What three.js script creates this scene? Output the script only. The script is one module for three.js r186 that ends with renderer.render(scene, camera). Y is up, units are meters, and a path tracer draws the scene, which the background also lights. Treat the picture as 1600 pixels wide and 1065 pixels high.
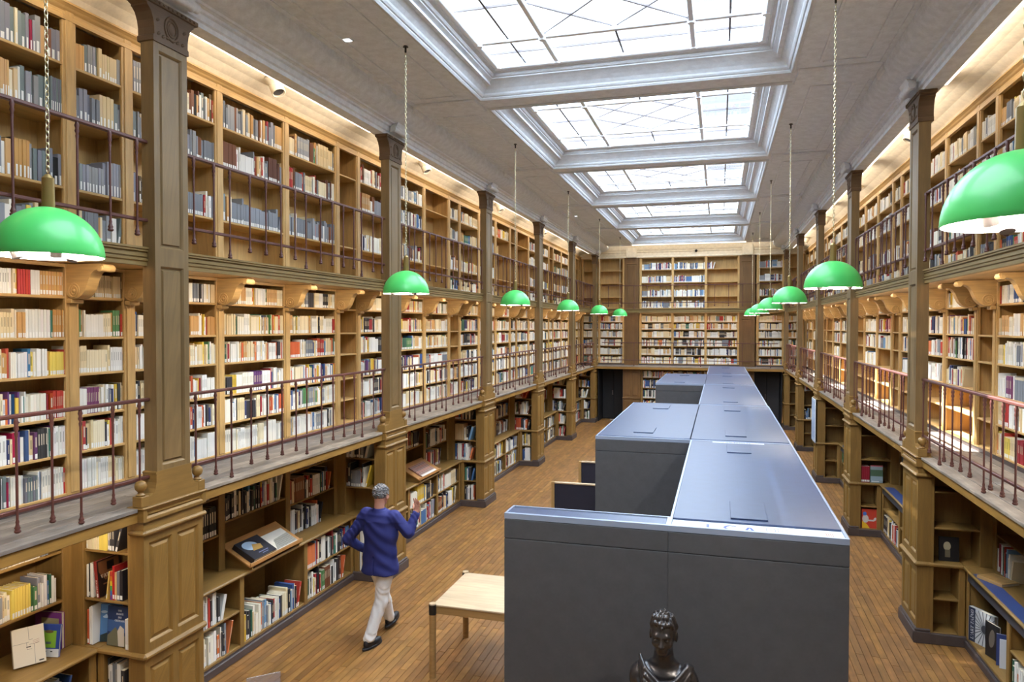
import * as THREE from 'three';
import { MarchingCubes } from 'three/addons/objects/MarchingCubes.js';
import { RectAreaLightUniformsLib } from 'three/addons/lights/RectAreaLightUniformsLib.js';
import { mergeGeometries } from 'three/addons/utils/BufferGeometryUtils.js';

RectAreaLightUniformsLib.init();
const scene = new THREE.Scene();
const renderer = new THREE.WebGLRenderer({ antialias: true });
renderer.toneMapping = THREE.LinearToneMapping;
renderer.toneMappingExposure = 1.1;
renderer.shadowMap.enabled = true;

// ---------------------------------------------------------------- camera
const camera = new THREE.PerspectiveCamera(2 * Math.atan(532.5 / 1118.465) * 180 / Math.PI, 1600 / 1065, 0.05, 200);
camera.rotation.order = 'YXZ';
camera.position.set(1.1383, 3.5495, 0);
camera.rotation.set(-0.02059, 0.28284, 0.00076);
camera.updateMatrixWorld(true);

// ---------------------------------------------------------------- sky, sun, light levels
scene.background = new THREE.Color(0.78, 0.89, 1.0);
scene.backgroundIntensity = 1.6;
const LEVEL = { sky: 8.0, soffit: 25, shelf: 36, lowShelf: 44, lamp: 9, sun: 42 };
const SKY_TINT = new THREE.Color(0.70, 0.85, 1.0), WARM = new THREE.Color(1.0, 0.89, 0.75), WARM2 = new THREE.Color(1.0, 0.89, 0.75);
const sun = new THREE.DirectionalLight(new THREE.Color(1.0, 0.96, 0.9), LEVEL.sun);
sun.position.set(-0.60 * 20, 20, -0.24 * 20).add(new THREE.Vector3(3.5, 2, -13));
sun.target.position.set(3.5, 2, -13);
sun.castShadow = true;
sun.shadow.mapSize.set(2048, 2048);
Object.assign(sun.shadow.camera, { left: -16, right: 16, top: 16, bottom: -16, near: 1, far: 60 });
scene.add(sun, sun.target);

// ---------------------------------------------------------------- numbers of the place
const BAY = 4.3, Z0 = -4.986;                       // first pillar in view, spacing
const pz = k => Z0 - BAY * k;                       // k = -1 .. 5
const UF = 3.28, US = 4.02, UL = 3.77, UB = 4.36;   // pillar face, shelf front, low bookcase front, shelf back (distance from the middle of the hall)
const ZE = -27.2;                                   // shelf front of the far wall
const G1 = 2.094, G2 = 4.19, CEIL = 6.56;

// ---------------------------------------------------------------- helpers
let seed = 12345;
function rnd() { seed |= 0; seed = seed + 0x6D2B79F5 | 0; let t = Math.imul(seed ^ seed >>> 15, 1 | seed); t = t + Math.imul(t ^ t >>> 7, 61 | t) ^ t; return ((t ^ t >>> 14) >>> 0) / 4294967296; }
const rr = (a, b) => a + (b - a) * rnd();
const pick = a => a[Math.floor(rnd() * a.length)];
const S = (r, g, b) => new THREE.Color().setRGB(r / 255, g / 255, b / 255, THREE.SRGBColorSpace);
const names = {};
function numbered(n) { const c = names[n] = (names[n] ?? -1) + 1; return c ? n + '_' + String(c).padStart(3, '0') : n; }

class GB {                                          // collects boxes, prisms and other pieces of ONE part
  constructor() { this.p = []; this.n = []; this.u = []; this.i = []; this.c = null; }
  vert(x, y, z, nx, ny, nz, u, v) { this.p.push(x, y, z); this.n.push(nx, ny, nz); this.u.push(u, v); return this.p.length / 3 - 1; }
  quad(a, b, c, d, uvs) {                           // corners counter-clockwise seen from outside
    const e1 = [b[0] - a[0], b[1] - a[1], b[2] - a[2]], e2 = [d[0] - a[0], d[1] - a[1], d[2] - a[2]];
    let n = [e1[1] * e2[2] - e1[2] * e2[1], e1[2] * e2[0] - e1[0] * e2[2], e1[0] * e2[1] - e1[1] * e2[0]];
    let l = Math.hypot(...n);
    if (l < 1e-12) { const f = [c[0] - b[0], c[1] - b[1], c[2] - b[2]]; n = [e1[1] * f[2] - e1[2] * f[1], e1[2] * f[0] - e1[0] * f[2], e1[0] * f[1] - e1[1] * f[0]]; l = Math.hypot(...n) || 1; }
    n = n.map(q => q / l);
    if (!uvs) {
      const L1 = Math.hypot(...e1), L2 = Math.hypot(c[0] - b[0], c[1] - b[1], c[2] - b[2]), o = [rnd(), rnd()];
      uvs = L1 >= L2 ? [[0, 0], [L1, 0], [L1, L2], [0, L2]] : [[0, 0], [0, L1], [L2, L1], [L2, 0]];
      uvs = uvs.map(q => [q[0] + o[0], q[1] + o[1]]);
    }
    const k = [a, b, c, d].map((q, j) => this.vert(q[0], q[1], q[2], n[0], n[1], n[2], uvs[j][0], uvs[j][1]));
    this.i.push(k[0], k[1], k[2], k[0], k[2], k[3]);
    return this;
  }
  box(x0, x1, y0, y1, z0, z1) {
    if (x0 > x1) [x0, x1] = [x1, x0]; if (y0 > y1) [y0, y1] = [y1, y0]; if (z0 > z1) [z0, z1] = [z1, z0];
    const D = [x1 - x0, y1 - y0, z1 - z0], g = D.indexOf(Math.max(...D)), ou = rnd(), ov = rnd();
    const P = [[x0, y0, z0], [x1, y0, z0], [x1, y1, z0], [x0, y1, z0], [x0, y0, z1], [x1, y0, z1], [x1, y1, z1], [x0, y1, z1]];
    const F = [[4, 5, 6, 7, 2], [1, 0, 3, 2, 2], [5, 1, 2, 6, 0], [0, 4, 7, 3, 0], [7, 6, 2, 3, 1], [0, 1, 5, 4, 1]];
    for (const [a, b, c, d, ax] of F) {
      const oth = [0, 1, 2].filter(q => q !== ax), ga = oth.includes(g) ? g : oth[0], gb = oth.find(q => q !== ga);
      const uv = [a, b, c, d].map(q => [P[q][ga] + ou, P[q][gb] + ov + ax * .31]);
      this.quad(P[a], P[b], P[c], P[d], uv);
    }
    return this;
  }
  cbox(x0, x1, y0, y1, z0, z1, c = 0.006) {         // box with chamfered edges
    const gx = [[x0, x1], [y0, y1], [z0, z1]];
    c = Math.min(c, (x1 - x0) / 2.2, (y1 - y0) / 2.2, (z1 - z0) / 2.2);
    const D = [x1 - x0, y1 - y0, z1 - z0], g = D.indexOf(Math.max(...D)), ou = rnd(), ov = rnd();
    const v = (sx, sy, sz, ax) => { const s = [sx, sy, sz]; return s.map((q, k) => gx[k][q] + (k === ax ? 0 : (q ? -c : c))); };
    const uvOf = (q, ax) => { const o = [0, 1, 2].filter(t => t !== ax), ga = o.includes(g) ? g : o[0], gb = o.find(t => t !== ga); return [q[ga] + ou, q[gb] + ov]; };
    const put = (a, b, cc, d, ax, out) => {
      const e1 = b.map((q, k) => q - a[k]), e2 = cc.map((q, k) => q - a[k]);
      const n = [e1[1] * e2[2] - e1[2] * e2[1], e1[2] * e2[0] - e1[0] * e2[2], e1[0] * e2[1] - e1[1] * e2[0]];
      let pts = d ? [a, b, cc, d] : [a, b, cc, cc];
      if (n[0] * out[0] + n[1] * out[1] + n[2] * out[2] < 0) pts = d ? [a, d, cc, b] : [a, cc, b, b];
      this.quad(...pts, pts.map(q => uvOf(q, ax)));
    };
    for (let ax = 0; ax < 3; ax++) for (let s = 0; s < 2; s++) {
      const [m, k] = [0, 1, 2].filter(q => q !== ax), mk = (a, b) => { const t = []; t[ax] = s; t[m] = a; t[k] = b; return v(...t, ax); };
      const out = [0, 0, 0]; out[ax] = s ? 1 : -1;
      put(mk(0, 0), mk(1, 0), mk(1, 1), mk(0, 1), ax, out);
    }
    for (let ax = 0; ax < 3; ax++) { const [m, k] = [0, 1, 2].filter(q => q !== ax);
      for (let a = 0; a < 2; a++) for (let b = 0; b < 2; b++) {
        const mk = (e, f) => { const t = []; t[ax] = e; t[m] = a; t[k] = b; return v(...t, f); };
        const out = [0, 0, 0]; out[m] = a ? 1 : -1; out[k] = b ? 1 : -1;
        put(mk(0, m), mk(1, m), mk(1, k), mk(0, k), m, out);
      } }
    for (let a = 0; a < 2; a++) for (let b = 0; b < 2; b++) for (let d = 0; d < 2; d++) put(v(a, b, d, 0), v(a, b, d, 1), v(a, b, d, 2), null, 0, [a ? 1 : -1, b ? 1 : -1, d ? 1 : -1]);
    return this;
  }
  // profile: [[p, q], ...] open polyline, swept straight along an axis from a to b; map(t, p, q) -> [x, y, z]
  sweep(profile, a, b, map, flip = false, closed = false) {
    const n = profile.length, m = closed ? n : n - 1; let run = 0;
    for (let k = 0; k < m; k++) {
      const A = profile[k], B = profile[(k + 1) % n], l = Math.hypot(B[0] - A[0], B[1] - A[1]);
      const q = [map(a, ...A), map(b, ...A), map(b, ...B), map(a, ...B)], uv = [[a, run], [b, run], [b, run + l], [a, run + l]];
      if (flip) { q.reverse(); uv.reverse(); }
      this.quad(...q, uv); run += l;
    }
    return this;
  }
  poly(points, map, flip = false) {                 // flat cap
    const tri = THREE.ShapeUtils.triangulateShape(points.map(q => new THREE.Vector2(q[0], q[1])), []);
    const P = points.map(q => map(...q));
    for (const t of tri) { const [a, b, c] = flip ? [t[2], t[1], t[0]] : t; this.quad(P[a], P[b], P[c], P[c], [a, b, c, c].map(k => [points[k][0], points[k][1]])); }
    return this;
  }
  prism(points, a, b, map) {                        // closed outline between a and b
    const area = THREE.ShapeUtils.area(points.map(q => new THREE.Vector2(q[0], q[1])));
    if (area < 0) points = points.slice().reverse();
    const o = map(0, 0, 0), ex = map(0, 1, 0), ey = map(0, 0, 1), et = map(1, 0, 0);
    const d = (q) => q.map((w, k) => w - o[k]), X = d(ex), Y = d(ey), T = d(et);
    const det = (X[1] * Y[2] - X[2] * Y[1]) * T[0] + (X[2] * Y[0] - X[0] * Y[2]) * T[1] + (X[0] * Y[1] - X[1] * Y[0]) * T[2];
    const fl = det < 0;
    this.poly(points, (p, q) => map(b, p, q), fl); this.poly(points, (p, q) => map(a, p, q), !fl);
    this.sweep(points, a, b, map, !fl, true);
    return this;
  }
  geom(g, m) {                                      // any three.js geometry
    g = g.index ? g : g.clone(); if (m) { g = g.clone(); g.applyMatrix4(m); }
    const P = g.attributes.position, N = g.attributes.normal, U = g.attributes.uv, b = this.p.length / 3;
    for (let k = 0; k < P.count; k++) this.vert(P.getX(k), P.getY(k), P.getZ(k), N.getX(k), N.getY(k), N.getZ(k), U ? U.getX(k) : 0, U ? U.getY(k) : 0);
    if (g.index) for (let k = 0; k < g.index.count; k++) this.i.push(b + g.index.getX(k)); else for (let k = 0; k < P.count; k++) this.i.push(b + k);
    return this;
  }
  geometry() {
    const g = new THREE.BufferGeometry();
    g.setAttribute('position', new THREE.Float32BufferAttribute(this.p, 3));
    g.setAttribute('normal', new THREE.Float32BufferAttribute(this.n, 3));
    g.setAttribute('uv', new THREE.Float32BufferAttribute(this.u, 2));
    if (this.c) g.setAttribute('color', new THREE.Float32BufferAttribute(this.c, 3));
    g.setIndex(this.i);
    return g;
  }
  build(name, material, parent) { return put(name, this.geometry(), material, parent); }
}
const gb = () => new GB();
function put(name, geometry, material, parent = scene) {
  const m = new THREE.Mesh(geometry, material);
  m.name = parent === scene ? numbered(name) : name; m.castShadow = m.receiveShadow = true;
  parent.add(m);
  return m;
}
function tag(o, label, category, group, kind) {
  if (label) o.userData.label = label; if (category) o.userData.category = category;
  if (group) o.userData.group = group; if (kind) o.userData.kind = kind;
  return o;
}
function thing(name, label, category, pos = [0, 0, 0], turn = 0, group) {
  const o = new THREE.Group(); o.name = numbered(name); o.position.set(...pos); o.rotation.y = turn; scene.add(o);
  return tag(o, label, category, group);
}
function structure(name, label, pos = [0, 0, 0], turn = 0) { const o = new THREE.Group(); o.name = name; o.position.set(...pos); o.rotation.y = turn; scene.add(o); return tag(o, label, name.replace(/_.*/, ''), null, 'structure'); }
const XF = (x, y, z, rx = 0, ry = 0, rz = 0, s = 1) => new THREE.Matrix4().compose(new THREE.Vector3(x, y, z), new THREE.Quaternion().setFromEuler(new THREE.Euler(rx, ry, rz)), Array.isArray(s) ? new THREE.Vector3(...s) : new THREE.Vector3(s, s, s));
const turnOf = s => s < 0 ? Math.PI / 2 : -Math.PI / 2;      // a piece along a side wall: local z points into the hall
const ORD = ['first', 'second', 'third', 'fourth', 'fifth', 'sixth', 'seventh', 'eighth', 'ninth', 'tenth', 'eleventh', 'twelfth'];
const ord = n => ORD[n] || (n + 1) + 'th';
// pixel of a point in the 1600 x 1065 frame
const VP = new THREE.Matrix4().multiplyMatrices(camera.projectionMatrix, camera.matrixWorldInverse), _v = new THREE.Vector3();
camera.updateProjectionMatrix(); VP.multiplyMatrices(camera.projectionMatrix, camera.matrixWorldInverse);
function pixel(x, y, z) { const d = _v.set(x, y, z).applyMatrix4(camera.matrixWorldInverse).z; _v.set(x, y, z).applyMatrix4(VP); return [800 * (1 + _v.x), 532.5 * (1 - _v.y), -d]; }

// ---------------------------------------------------------------- textures
function lattice(n, m, s) { const old = seed; seed = s; const a = new Float32Array(n * m); for (let k = 0; k < a.length; k++) a[k] = rnd(); seed = old;
  return (x, y) => { x = ((x % n) + n) % n; y = ((y % m) + m) % m; const i = Math.floor(x), j = Math.floor(y), f = x - i, g = y - j, u = f * f * (3 - 2 * f), v = g * g * (3 - 2 * g), I = (i + 1) % n, J = (j + 1) % m;
    return (a[j * n + i] * (1 - u) + a[j * n + I] * u) * (1 - v) + (a[J * n + i] * (1 - u) + a[J * n + I] * u) * v; }; }
function dataTexture(w, h, f, srgb = true) {
  const d = new Uint8Array(w * h * 4);
  for (let y = 0; y < h; y++) for (let x = 0; x < w; x++) { const c = f(x / w, y / h), k = (y * w + x) * 4; for (let q = 0; q < 3; q++) d[k + q] = Math.max(0, Math.min(255, (c.length ? c[q] : c) * 255)); d[k + 3] = 255; }
  const t = new THREE.DataTexture(d, w, h); t.wrapS = t.wrapT = THREE.RepeatWrapping; t.magFilter = THREE.LinearFilter; t.minFilter = THREE.LinearMipmapLinearFilter; t.generateMipmaps = true;
  if (srgb) t.colorSpace = THREE.SRGBColorSpace; t.needsUpdate = true; return t;
}
const n1 = lattice(3, 40, 1), n2 = lattice(8, 128, 2), n3 = lattice(5, 7, 3), n4 = lattice(64, 64, 4), n5 = lattice(16, 16, 5), n6 = lattice(24, 200, 6);
const grainF = (u, v) => .5 * n1(u * 3, v * 40 + 1.5 * n3(u * 5, v * 7)) + .3 * n2(u * 8, v * 128) + .2 * n6(u * 24, v * 200);
const grain = dataTexture(512, 512, (u, v) => { const g = grainF(u, v), b = n3(u * 5, v * 7); const t = .80 + .16 * g + .07 * (b - .5); return [t + .01, t, t - .015]; });
const wornGrain = dataTexture(512, 512, (u, v) => { const g = grainF(u, v), b = n5(u * 16, v * 16), c = n3(u * 5, v * 7); const t = .62 + .22 * g + .16 * b * c + .12 * c; return [t, t, t]; });
const mottle = dataTexture(256, 256, (u, v) => .9 + .06 * n5(u * 16, v * 16) + .04 * n4(u * 64, v * 64));
const plainGrid = dataTexture(512, 512, (u, v) => { const a = (u * 24) % 1, b = (v * 6) % 1; const l = (a < .06 ? .9 : 1) * (b < .012 ? .95 : 1); const t = l * (.93 + .05 * n5(u * 16, v * 16) + .02 * n4(u * 64, v * 64)); return [t, t, t]; });
const metricMap = (t, ru, rv) => { const c = t.clone(); c.repeat.set(ru, rv); c.needsUpdate = true; return c; };

// ---------------------------------------------------------------- materials
const mat = (o) => new THREE.MeshStandardMaterial(o);
const M = {
  oak: mat({ color: S(150, 115, 58), map: grain, roughness: .52 }),
  oakPanel: mat({ color: S(156, 119, 58), map: grain, roughness: .5 }),
  shaft: mat({ color: S(136, 110, 70), map: grain, roughness: .5 }),  // same oak as the pedestals, cooler upper light put into its colour
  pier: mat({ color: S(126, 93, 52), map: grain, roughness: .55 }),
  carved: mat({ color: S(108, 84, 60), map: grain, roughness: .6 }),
  honey: mat({ color: S(222, 182, 118), map: grain, roughness: .5 }),
  honeyBack: mat({ color: S(222, 182, 118), map: grain, roughness: .6 }),
  lowWood: mat({ color: S(158, 123, 66), map: grain, roughness: .5 }),
  lowBack: mat({ color: S(158, 123, 66), map: grain, roughness: .6 }),
  base: mat({ color: S(84, 72, 70), map: mottle, roughness: .5 }),
  board: [S(172, 158, 144), S(160, 148, 136), S(150, 140, 132)].map(c => mat({ color: c, map: wornGrain, roughness: .6 })),
  fascia: mat({ color: S(166, 128, 64), map: grain, roughness: .5 }),
  trim: mat({ color: S(148, 122, 72), map: grain, roughness: .45 }),
  iron: mat({ color: S(92, 54, 48), roughness: .42, metalness: .1 }),
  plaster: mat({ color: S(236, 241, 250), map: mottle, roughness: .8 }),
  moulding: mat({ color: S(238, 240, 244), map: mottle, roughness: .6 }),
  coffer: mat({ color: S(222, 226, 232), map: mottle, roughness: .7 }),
  cream: mat({ color: S(240, 228, 204), map: mottle, roughness: .8 }),
  whiteMetal: mat({ color: S(240, 244, 250), roughness: .4, metalness: .1 }),
  rod: mat({ color: S(110, 104, 108), roughness: .5, metalness: .3 }),
  wall: mat({ color: S(200, 184, 154), map: mottle, roughness: .85 }),
  black: mat({ color: S(22, 22, 26), roughness: .6 }),
  door: mat({ color: S(52, 52, 56), roughness: .5 }),
  pod: mat({ color: S(76, 78, 84), map: mottle, roughness: .62 }),
  podTop: mat({ color: S(54, 70, 106), map: plainGrid, roughness: .36 }),
  podEdge: mat({ color: S(150, 164, 190), roughness: .35, metalness: .2 }),
  navy: mat({ color: S(34, 34, 50), roughness: .8 }),
  birch: mat({ color: S(226, 204, 172), map: grain, roughness: .4 }),
  birchLeg: mat({ color: S(196, 158, 104), map: grain, roughness: .45 }),
  blackPlastic: mat({ color: S(26, 26, 28), roughness: .4 }),
  green: new THREE.MeshPhysicalMaterial({ color: S(78, 204, 100), roughness: .42, clearcoat: .22, clearcoatRoughness: .1 }),
  lining: mat({ color: S(250, 248, 242), roughness: .6 }),
  brass: mat({ color: S(150, 126, 76), roughness: .35, metalness: .6 }),
  chain: mat({ color: S(214, 204, 170), roughness: .3, metalness: .85 }),
  head: mat({ color: S(120, 112, 112), roughness: .4, metalness: .5 }),
  bronze: new THREE.MeshPhysicalMaterial({ color: S(62, 58, 60), roughness: .34, metalness: .55, clearcoat: .6, clearcoatRoughness: .25 }),
  stone: mat({ color: S(70, 68, 70), map: mottle, roughness: .5 }),
};
const pageMat = mat({ color: S(226, 214, 190), map: mottle, roughness: .85 }), labelMat = mat({ color: S(236, 236, 232), roughness: .7 });
const paneSunStop = new THREE.MeshPhysicalMaterial({ color: S(240, 246, 252), roughness: 1, transmission: .02, thickness: 0, emissive: new THREE.Color(.9, .96, 1), emissiveIntensity: .95 });  // glow put in for the sky behind; nearly opaque, holds the sun back
const paneSunPass = new THREE.MeshPhysicalMaterial({ color: S(250, 252, 255), roughness: 0, transmission: 1, thickness: 0 });  // made-up clear panes that aim the sun at the right gallery
const stripMat = mat({ color: S(255, 240, 214), emissive: WARM, emissiveIntensity: 3, roughness: .6 });

function lightStrip(x0, y0, z0, length, turnY, dir, level, color, label, width = .035) {   // a LED profile: glowing mesh with an area light in front of its face
  const p = thing('light_strip', label, 'light', [x0, y0, z0], turnY, 'light strips along the galleries');
  gb().box(-length / 2, length / 2, -.012, .012, -.018, .018).build('light_profile', stripMat, p);
  const l = new THREE.RectAreaLight(color, level, length, width);
  l.position.set(0, 0, 0).addScaledVector(new THREE.Vector3(...dir).normalize(), .03);
  p.add(l); p.updateMatrixWorld(true);
  const w = new THREE.Vector3(...dir).normalize().add(l.position); l.lookAt(p.localToWorld(w));
  return p;
}

// ================================================================ the setting
// ---- floor: strip parquet, boards run along the hall
{
  const floor = structure('floor', 'worn golden brown strip parquet floor of the hall');
  gb().box(-4.5, 4.5, -.12, -.012, -28.2, 1.6).build('subfloor', mat({ color: S(70, 48, 28), roughness: .8 }), floor);
  const tones = [S(182, 130, 72), S(172, 122, 68), S(188, 138, 78), S(164, 116, 66), S(178, 128, 76), S(170, 122, 72), S(184, 134, 72)];
  const mats = tones.map(c => mat({ color: c, map: wornGrain, roughness: .42 }));
  const W = .078, planks = [];
  for (let x = -3.9, k = 0; x < 3.9; x += W, k++) {
    let z = 1.4 + rr(0, .8);
    while (z > -27.8) { const L = rr(.7, 1.5); planks.push([x, z, L, Math.floor(rnd() * mats.length)]); z -= L; }
  }
  const seen = ([x, z, L]) => { const [u, v, d] = pixel(x + W / 2, 0, z - L / 2); if (d < .5 || u < -40 || u > 1640 || v > 1120) return 0; if (x > -.4 && x < 1.95) return 0; return W * L / (d * d * d); };
  planks.forEach(p => p.push(seen(p)));
  planks.sort((a, b) => b[4] - a[4]);
  const rest = mats.map(() => gb());
  const plank = (g, x, z, L) => { const a = x + .0012, b = x + W - .0012, f = z - .0012, e = z - L + .0012, y = 0, c = .0015, ou = rnd() * 3, ov = rnd() * 3;
    const uv = (q) => [q[2] + ou, q[0] + ov];
    const T = [[a + c, y, f - c], [b - c, y, f - c], [b - c, y, e + c], [a + c, y, e + c]], B = [[a, -.012, f], [b, -.012, f], [b, -.012, e], [a, -.012, e]];
    g.quad(...T, T.map(uv));
    for (let k = 0; k < 4; k++) { const m = (k + 1) % 4, q = [B[k], B[m], T[m], T[k]]; g.quad(...q, q.map(uv)); } };
  planks.forEach(([x, z, L, m, a], k) => {
    if (k < 296) { const g = gb(); plank(g, x, z, L); g.build('floor_plank', mats[m], floor); }
    else plank(rest[m], x, z, L);
  });
  rest.forEach((g, k) => tag(g.build('parquet_strips', mats[k], floor), 'narrow parquet strips further off', null, null, 'stuff'));
}
// ---- walls
for (const s of [-1, 1]) {
  const w = structure(s < 0 ? 'wall_left' : 'wall_right', (s < 0 ? 'left' : 'right') + ' long wall behind the bookcases');
  gb().box(s * 4.40, s * 4.62, 0, 6.9, -27.9, 1.6).build('wall_face', M.wall, w);
}
{
  const w = structure('wall_back', 'far end wall behind the end bookcases');
  gb().box(-4.62, 4.62, 1.98, 6.9, -27.9, -27.66).box(-2.28, 2.3, 0, 1.98, -27.9, -27.66).box(-4.62, -3.2, 0, 1.98, -27.9, -27.66).box(3.2, 4.62, 0, 1.98, -27.9, -27.66).build('wall_face', M.wall, w);
  // cream frieze above the end shelves with its mouldings and two flat brackets
  const prof = [[0, 6.12], [.02, 6.12], [.02, 6.16], [.0, 6.18], [0, 6.30], [.03, 6.33], [.03, 6.36], [.07, 6.42], [.10, 6.50], [.13, 6.56]];
  gb().sweep(prof, -4.3, 4.3, (t, p, q) => [t, q, ZE + .02 + p]).build('frieze', M.cream, w);
  for (const x of [-2.08, 2.08]) gb().cbox(x - .2, x + .2, 6.12, 6.5, ZE + .02, ZE + .12, .02).build('frieze_block', M.cream, w);
  const cam = gb().geom(new THREE.SphereGeometry(.05, 16, 10), XF(.28, 6.32, ZE + .07)).build('dome_camera', M.black, w);
}
{
  const w = structure('wall_near', 'near end wall behind the viewer');
  gb().box(-4.62, 4.62, 0, 6.9, 1.4, 1.6).build('wall_face', M.wall, w);
}
// ---- ceiling with six coffers
const coffers = []; for (let k = -1; k < 5; k++) coffers.push([pz(k) - .2, pz(k + 1) + .206]);
{
  const c = structure('ceiling', 'grey white plaster ceiling with deep skylight coffers');
  // flat field round the coffers (ceiling slab with thickness)
  const XC = 1.94, flat = gb();
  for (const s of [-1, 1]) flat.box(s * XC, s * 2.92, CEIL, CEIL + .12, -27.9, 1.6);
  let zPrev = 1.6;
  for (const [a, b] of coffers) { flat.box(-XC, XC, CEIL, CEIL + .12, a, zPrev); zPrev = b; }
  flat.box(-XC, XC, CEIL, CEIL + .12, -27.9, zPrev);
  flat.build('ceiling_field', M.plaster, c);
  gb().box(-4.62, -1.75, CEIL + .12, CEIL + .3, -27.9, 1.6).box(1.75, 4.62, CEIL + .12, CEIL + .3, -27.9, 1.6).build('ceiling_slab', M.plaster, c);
  // coffer: moulded edge then a cove up to the skylight frame
  const prof = [[-.03, -.0], [-.03, -.012], [-.006, -.026], [.014, -.026], [.03, -.006], [.03, .008], [.045, .012], [.06, .03], [.066, .05], [.10, .088], [.15, .125], [.20, .155], [.235, .172], [.235, .186], [.255, .192], [.268, .21], [.268, .222], [.30, .23], [.31, .25]];
  for (const [a, b] of coffers) {
    const g = gb();
    for (let k = 0; k < prof.length - 1; k++) {
      const ring = (p) => [[-XC + p, a - p], [XC - p, a - p], [XC - p, b + p], [-XC + p, b + p]];
      const A = ring(prof[k][0]), B = ring(prof[k + 1][0]), ya = CEIL + prof[k][1], yb = CEIL + prof[k + 1][1];
      for (let e = 0; e < 4; e++) { const f = (e + 1) % 4; g.quad([A[e][0], ya, A[e][1]], [A[f][0], ya, A[f][1]], [B[f][0], yb, B[f][1]], [B[e][0], yb, B[e][1]]); }
    }
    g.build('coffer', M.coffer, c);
    // roof shell above the coffer, round the skylight
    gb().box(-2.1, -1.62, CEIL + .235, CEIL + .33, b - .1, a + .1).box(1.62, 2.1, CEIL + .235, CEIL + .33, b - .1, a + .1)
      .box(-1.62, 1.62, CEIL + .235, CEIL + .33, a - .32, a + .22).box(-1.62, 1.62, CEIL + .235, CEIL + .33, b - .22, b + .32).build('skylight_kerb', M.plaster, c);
  }
  for (const s of [-1, 1]) {
    const sd = s < 0 ? 'left' : 'right';
    // cornice beam over the pillars and the cove up to the flat field
    const cor = [[3.50, 6.34], [3.50, 6.215], [3.455, 6.215], [3.45, 6.19], [3.30, 6.19], [3.30, 6.235], [3.275, 6.245], [3.275, 6.30], [3.25, 6.31], [3.25, 6.335], [3.225, 6.345], [3.205, 6.345]];
    const cove = [[3.205, 6.345]]; for (let t = 0; t <= 8; t++) { const a = t / 8 * Math.PI / 2; cove.push([3.19 - .27 * Math.sin(a), 6.36 + .18 * (1 - Math.cos(a))]); } cove.push([2.92, CEIL - .012], [2.86, CEIL - .012], [2.86, CEIL]);
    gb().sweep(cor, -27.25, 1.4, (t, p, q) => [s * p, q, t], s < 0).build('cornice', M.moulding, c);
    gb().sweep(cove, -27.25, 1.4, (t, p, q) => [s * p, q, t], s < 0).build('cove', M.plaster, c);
    // cream soffit over the upper gallery
    const sof = [[3.50, 6.34], [3.62, 6.36], [3.78, 6.36], [3.92, 6.33], [4.02, 6.27], [4.08, 6.20], [4.40, 6.20]];
    gb().sweep(sof, -27.6, 1.4, (t, p, q) => [s * p, q, t], s > 0).build('gallery_soffit', M.cream, c);
    // ribs across at each pillar, sunk panels between them
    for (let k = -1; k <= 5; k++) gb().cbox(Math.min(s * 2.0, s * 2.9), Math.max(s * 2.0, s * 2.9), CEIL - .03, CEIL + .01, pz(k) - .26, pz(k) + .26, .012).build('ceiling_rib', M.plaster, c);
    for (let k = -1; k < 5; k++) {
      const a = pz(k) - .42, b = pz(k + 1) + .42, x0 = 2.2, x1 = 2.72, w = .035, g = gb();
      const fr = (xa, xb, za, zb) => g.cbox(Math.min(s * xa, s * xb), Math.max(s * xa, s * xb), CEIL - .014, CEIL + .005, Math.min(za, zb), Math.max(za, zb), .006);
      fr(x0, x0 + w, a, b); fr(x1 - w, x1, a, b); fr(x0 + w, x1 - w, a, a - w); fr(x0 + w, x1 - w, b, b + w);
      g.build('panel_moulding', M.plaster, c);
      // scrolled bracket in the cove over each pillar
    }
    for (let k = -1; k <= 5; k++) {
      const g = gb(), w = .17, S1 = [];
      const pts = [[3.31, 6.235], [3.20, 6.24], [3.165, 6.275], [3.175, 6.32], [3.15, 6.36], [3.08, 6.40], [2.99, 6.44], [2.92, 6.49], [2.90, 6.56], [3.0, 6.56], [3.31, 6.45]];
      g.prism(pts, pz(k) - w, pz(k) + w, (t, p, q) => [s * p, q, t]);
      for (const e of [-1, 1]) { g.geom(new THREE.TorusGeometry(.038, .012, 8, 20), XF(s * 3.205, 6.272, pz(k) + e * w)); g.geom(new THREE.SphereGeometry(.018, 10, 8), XF(s * 3.205, 6.272, pz(k) + e * w)); }
      g.geom(new THREE.CylinderGeometry(.042, .042, .46, 16), XF(s * 3.20, 6.272, pz(k), Math.PI / 2));
      g.build('ceiling_bracket', M.moulding, c);
    }
  }
}
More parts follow.
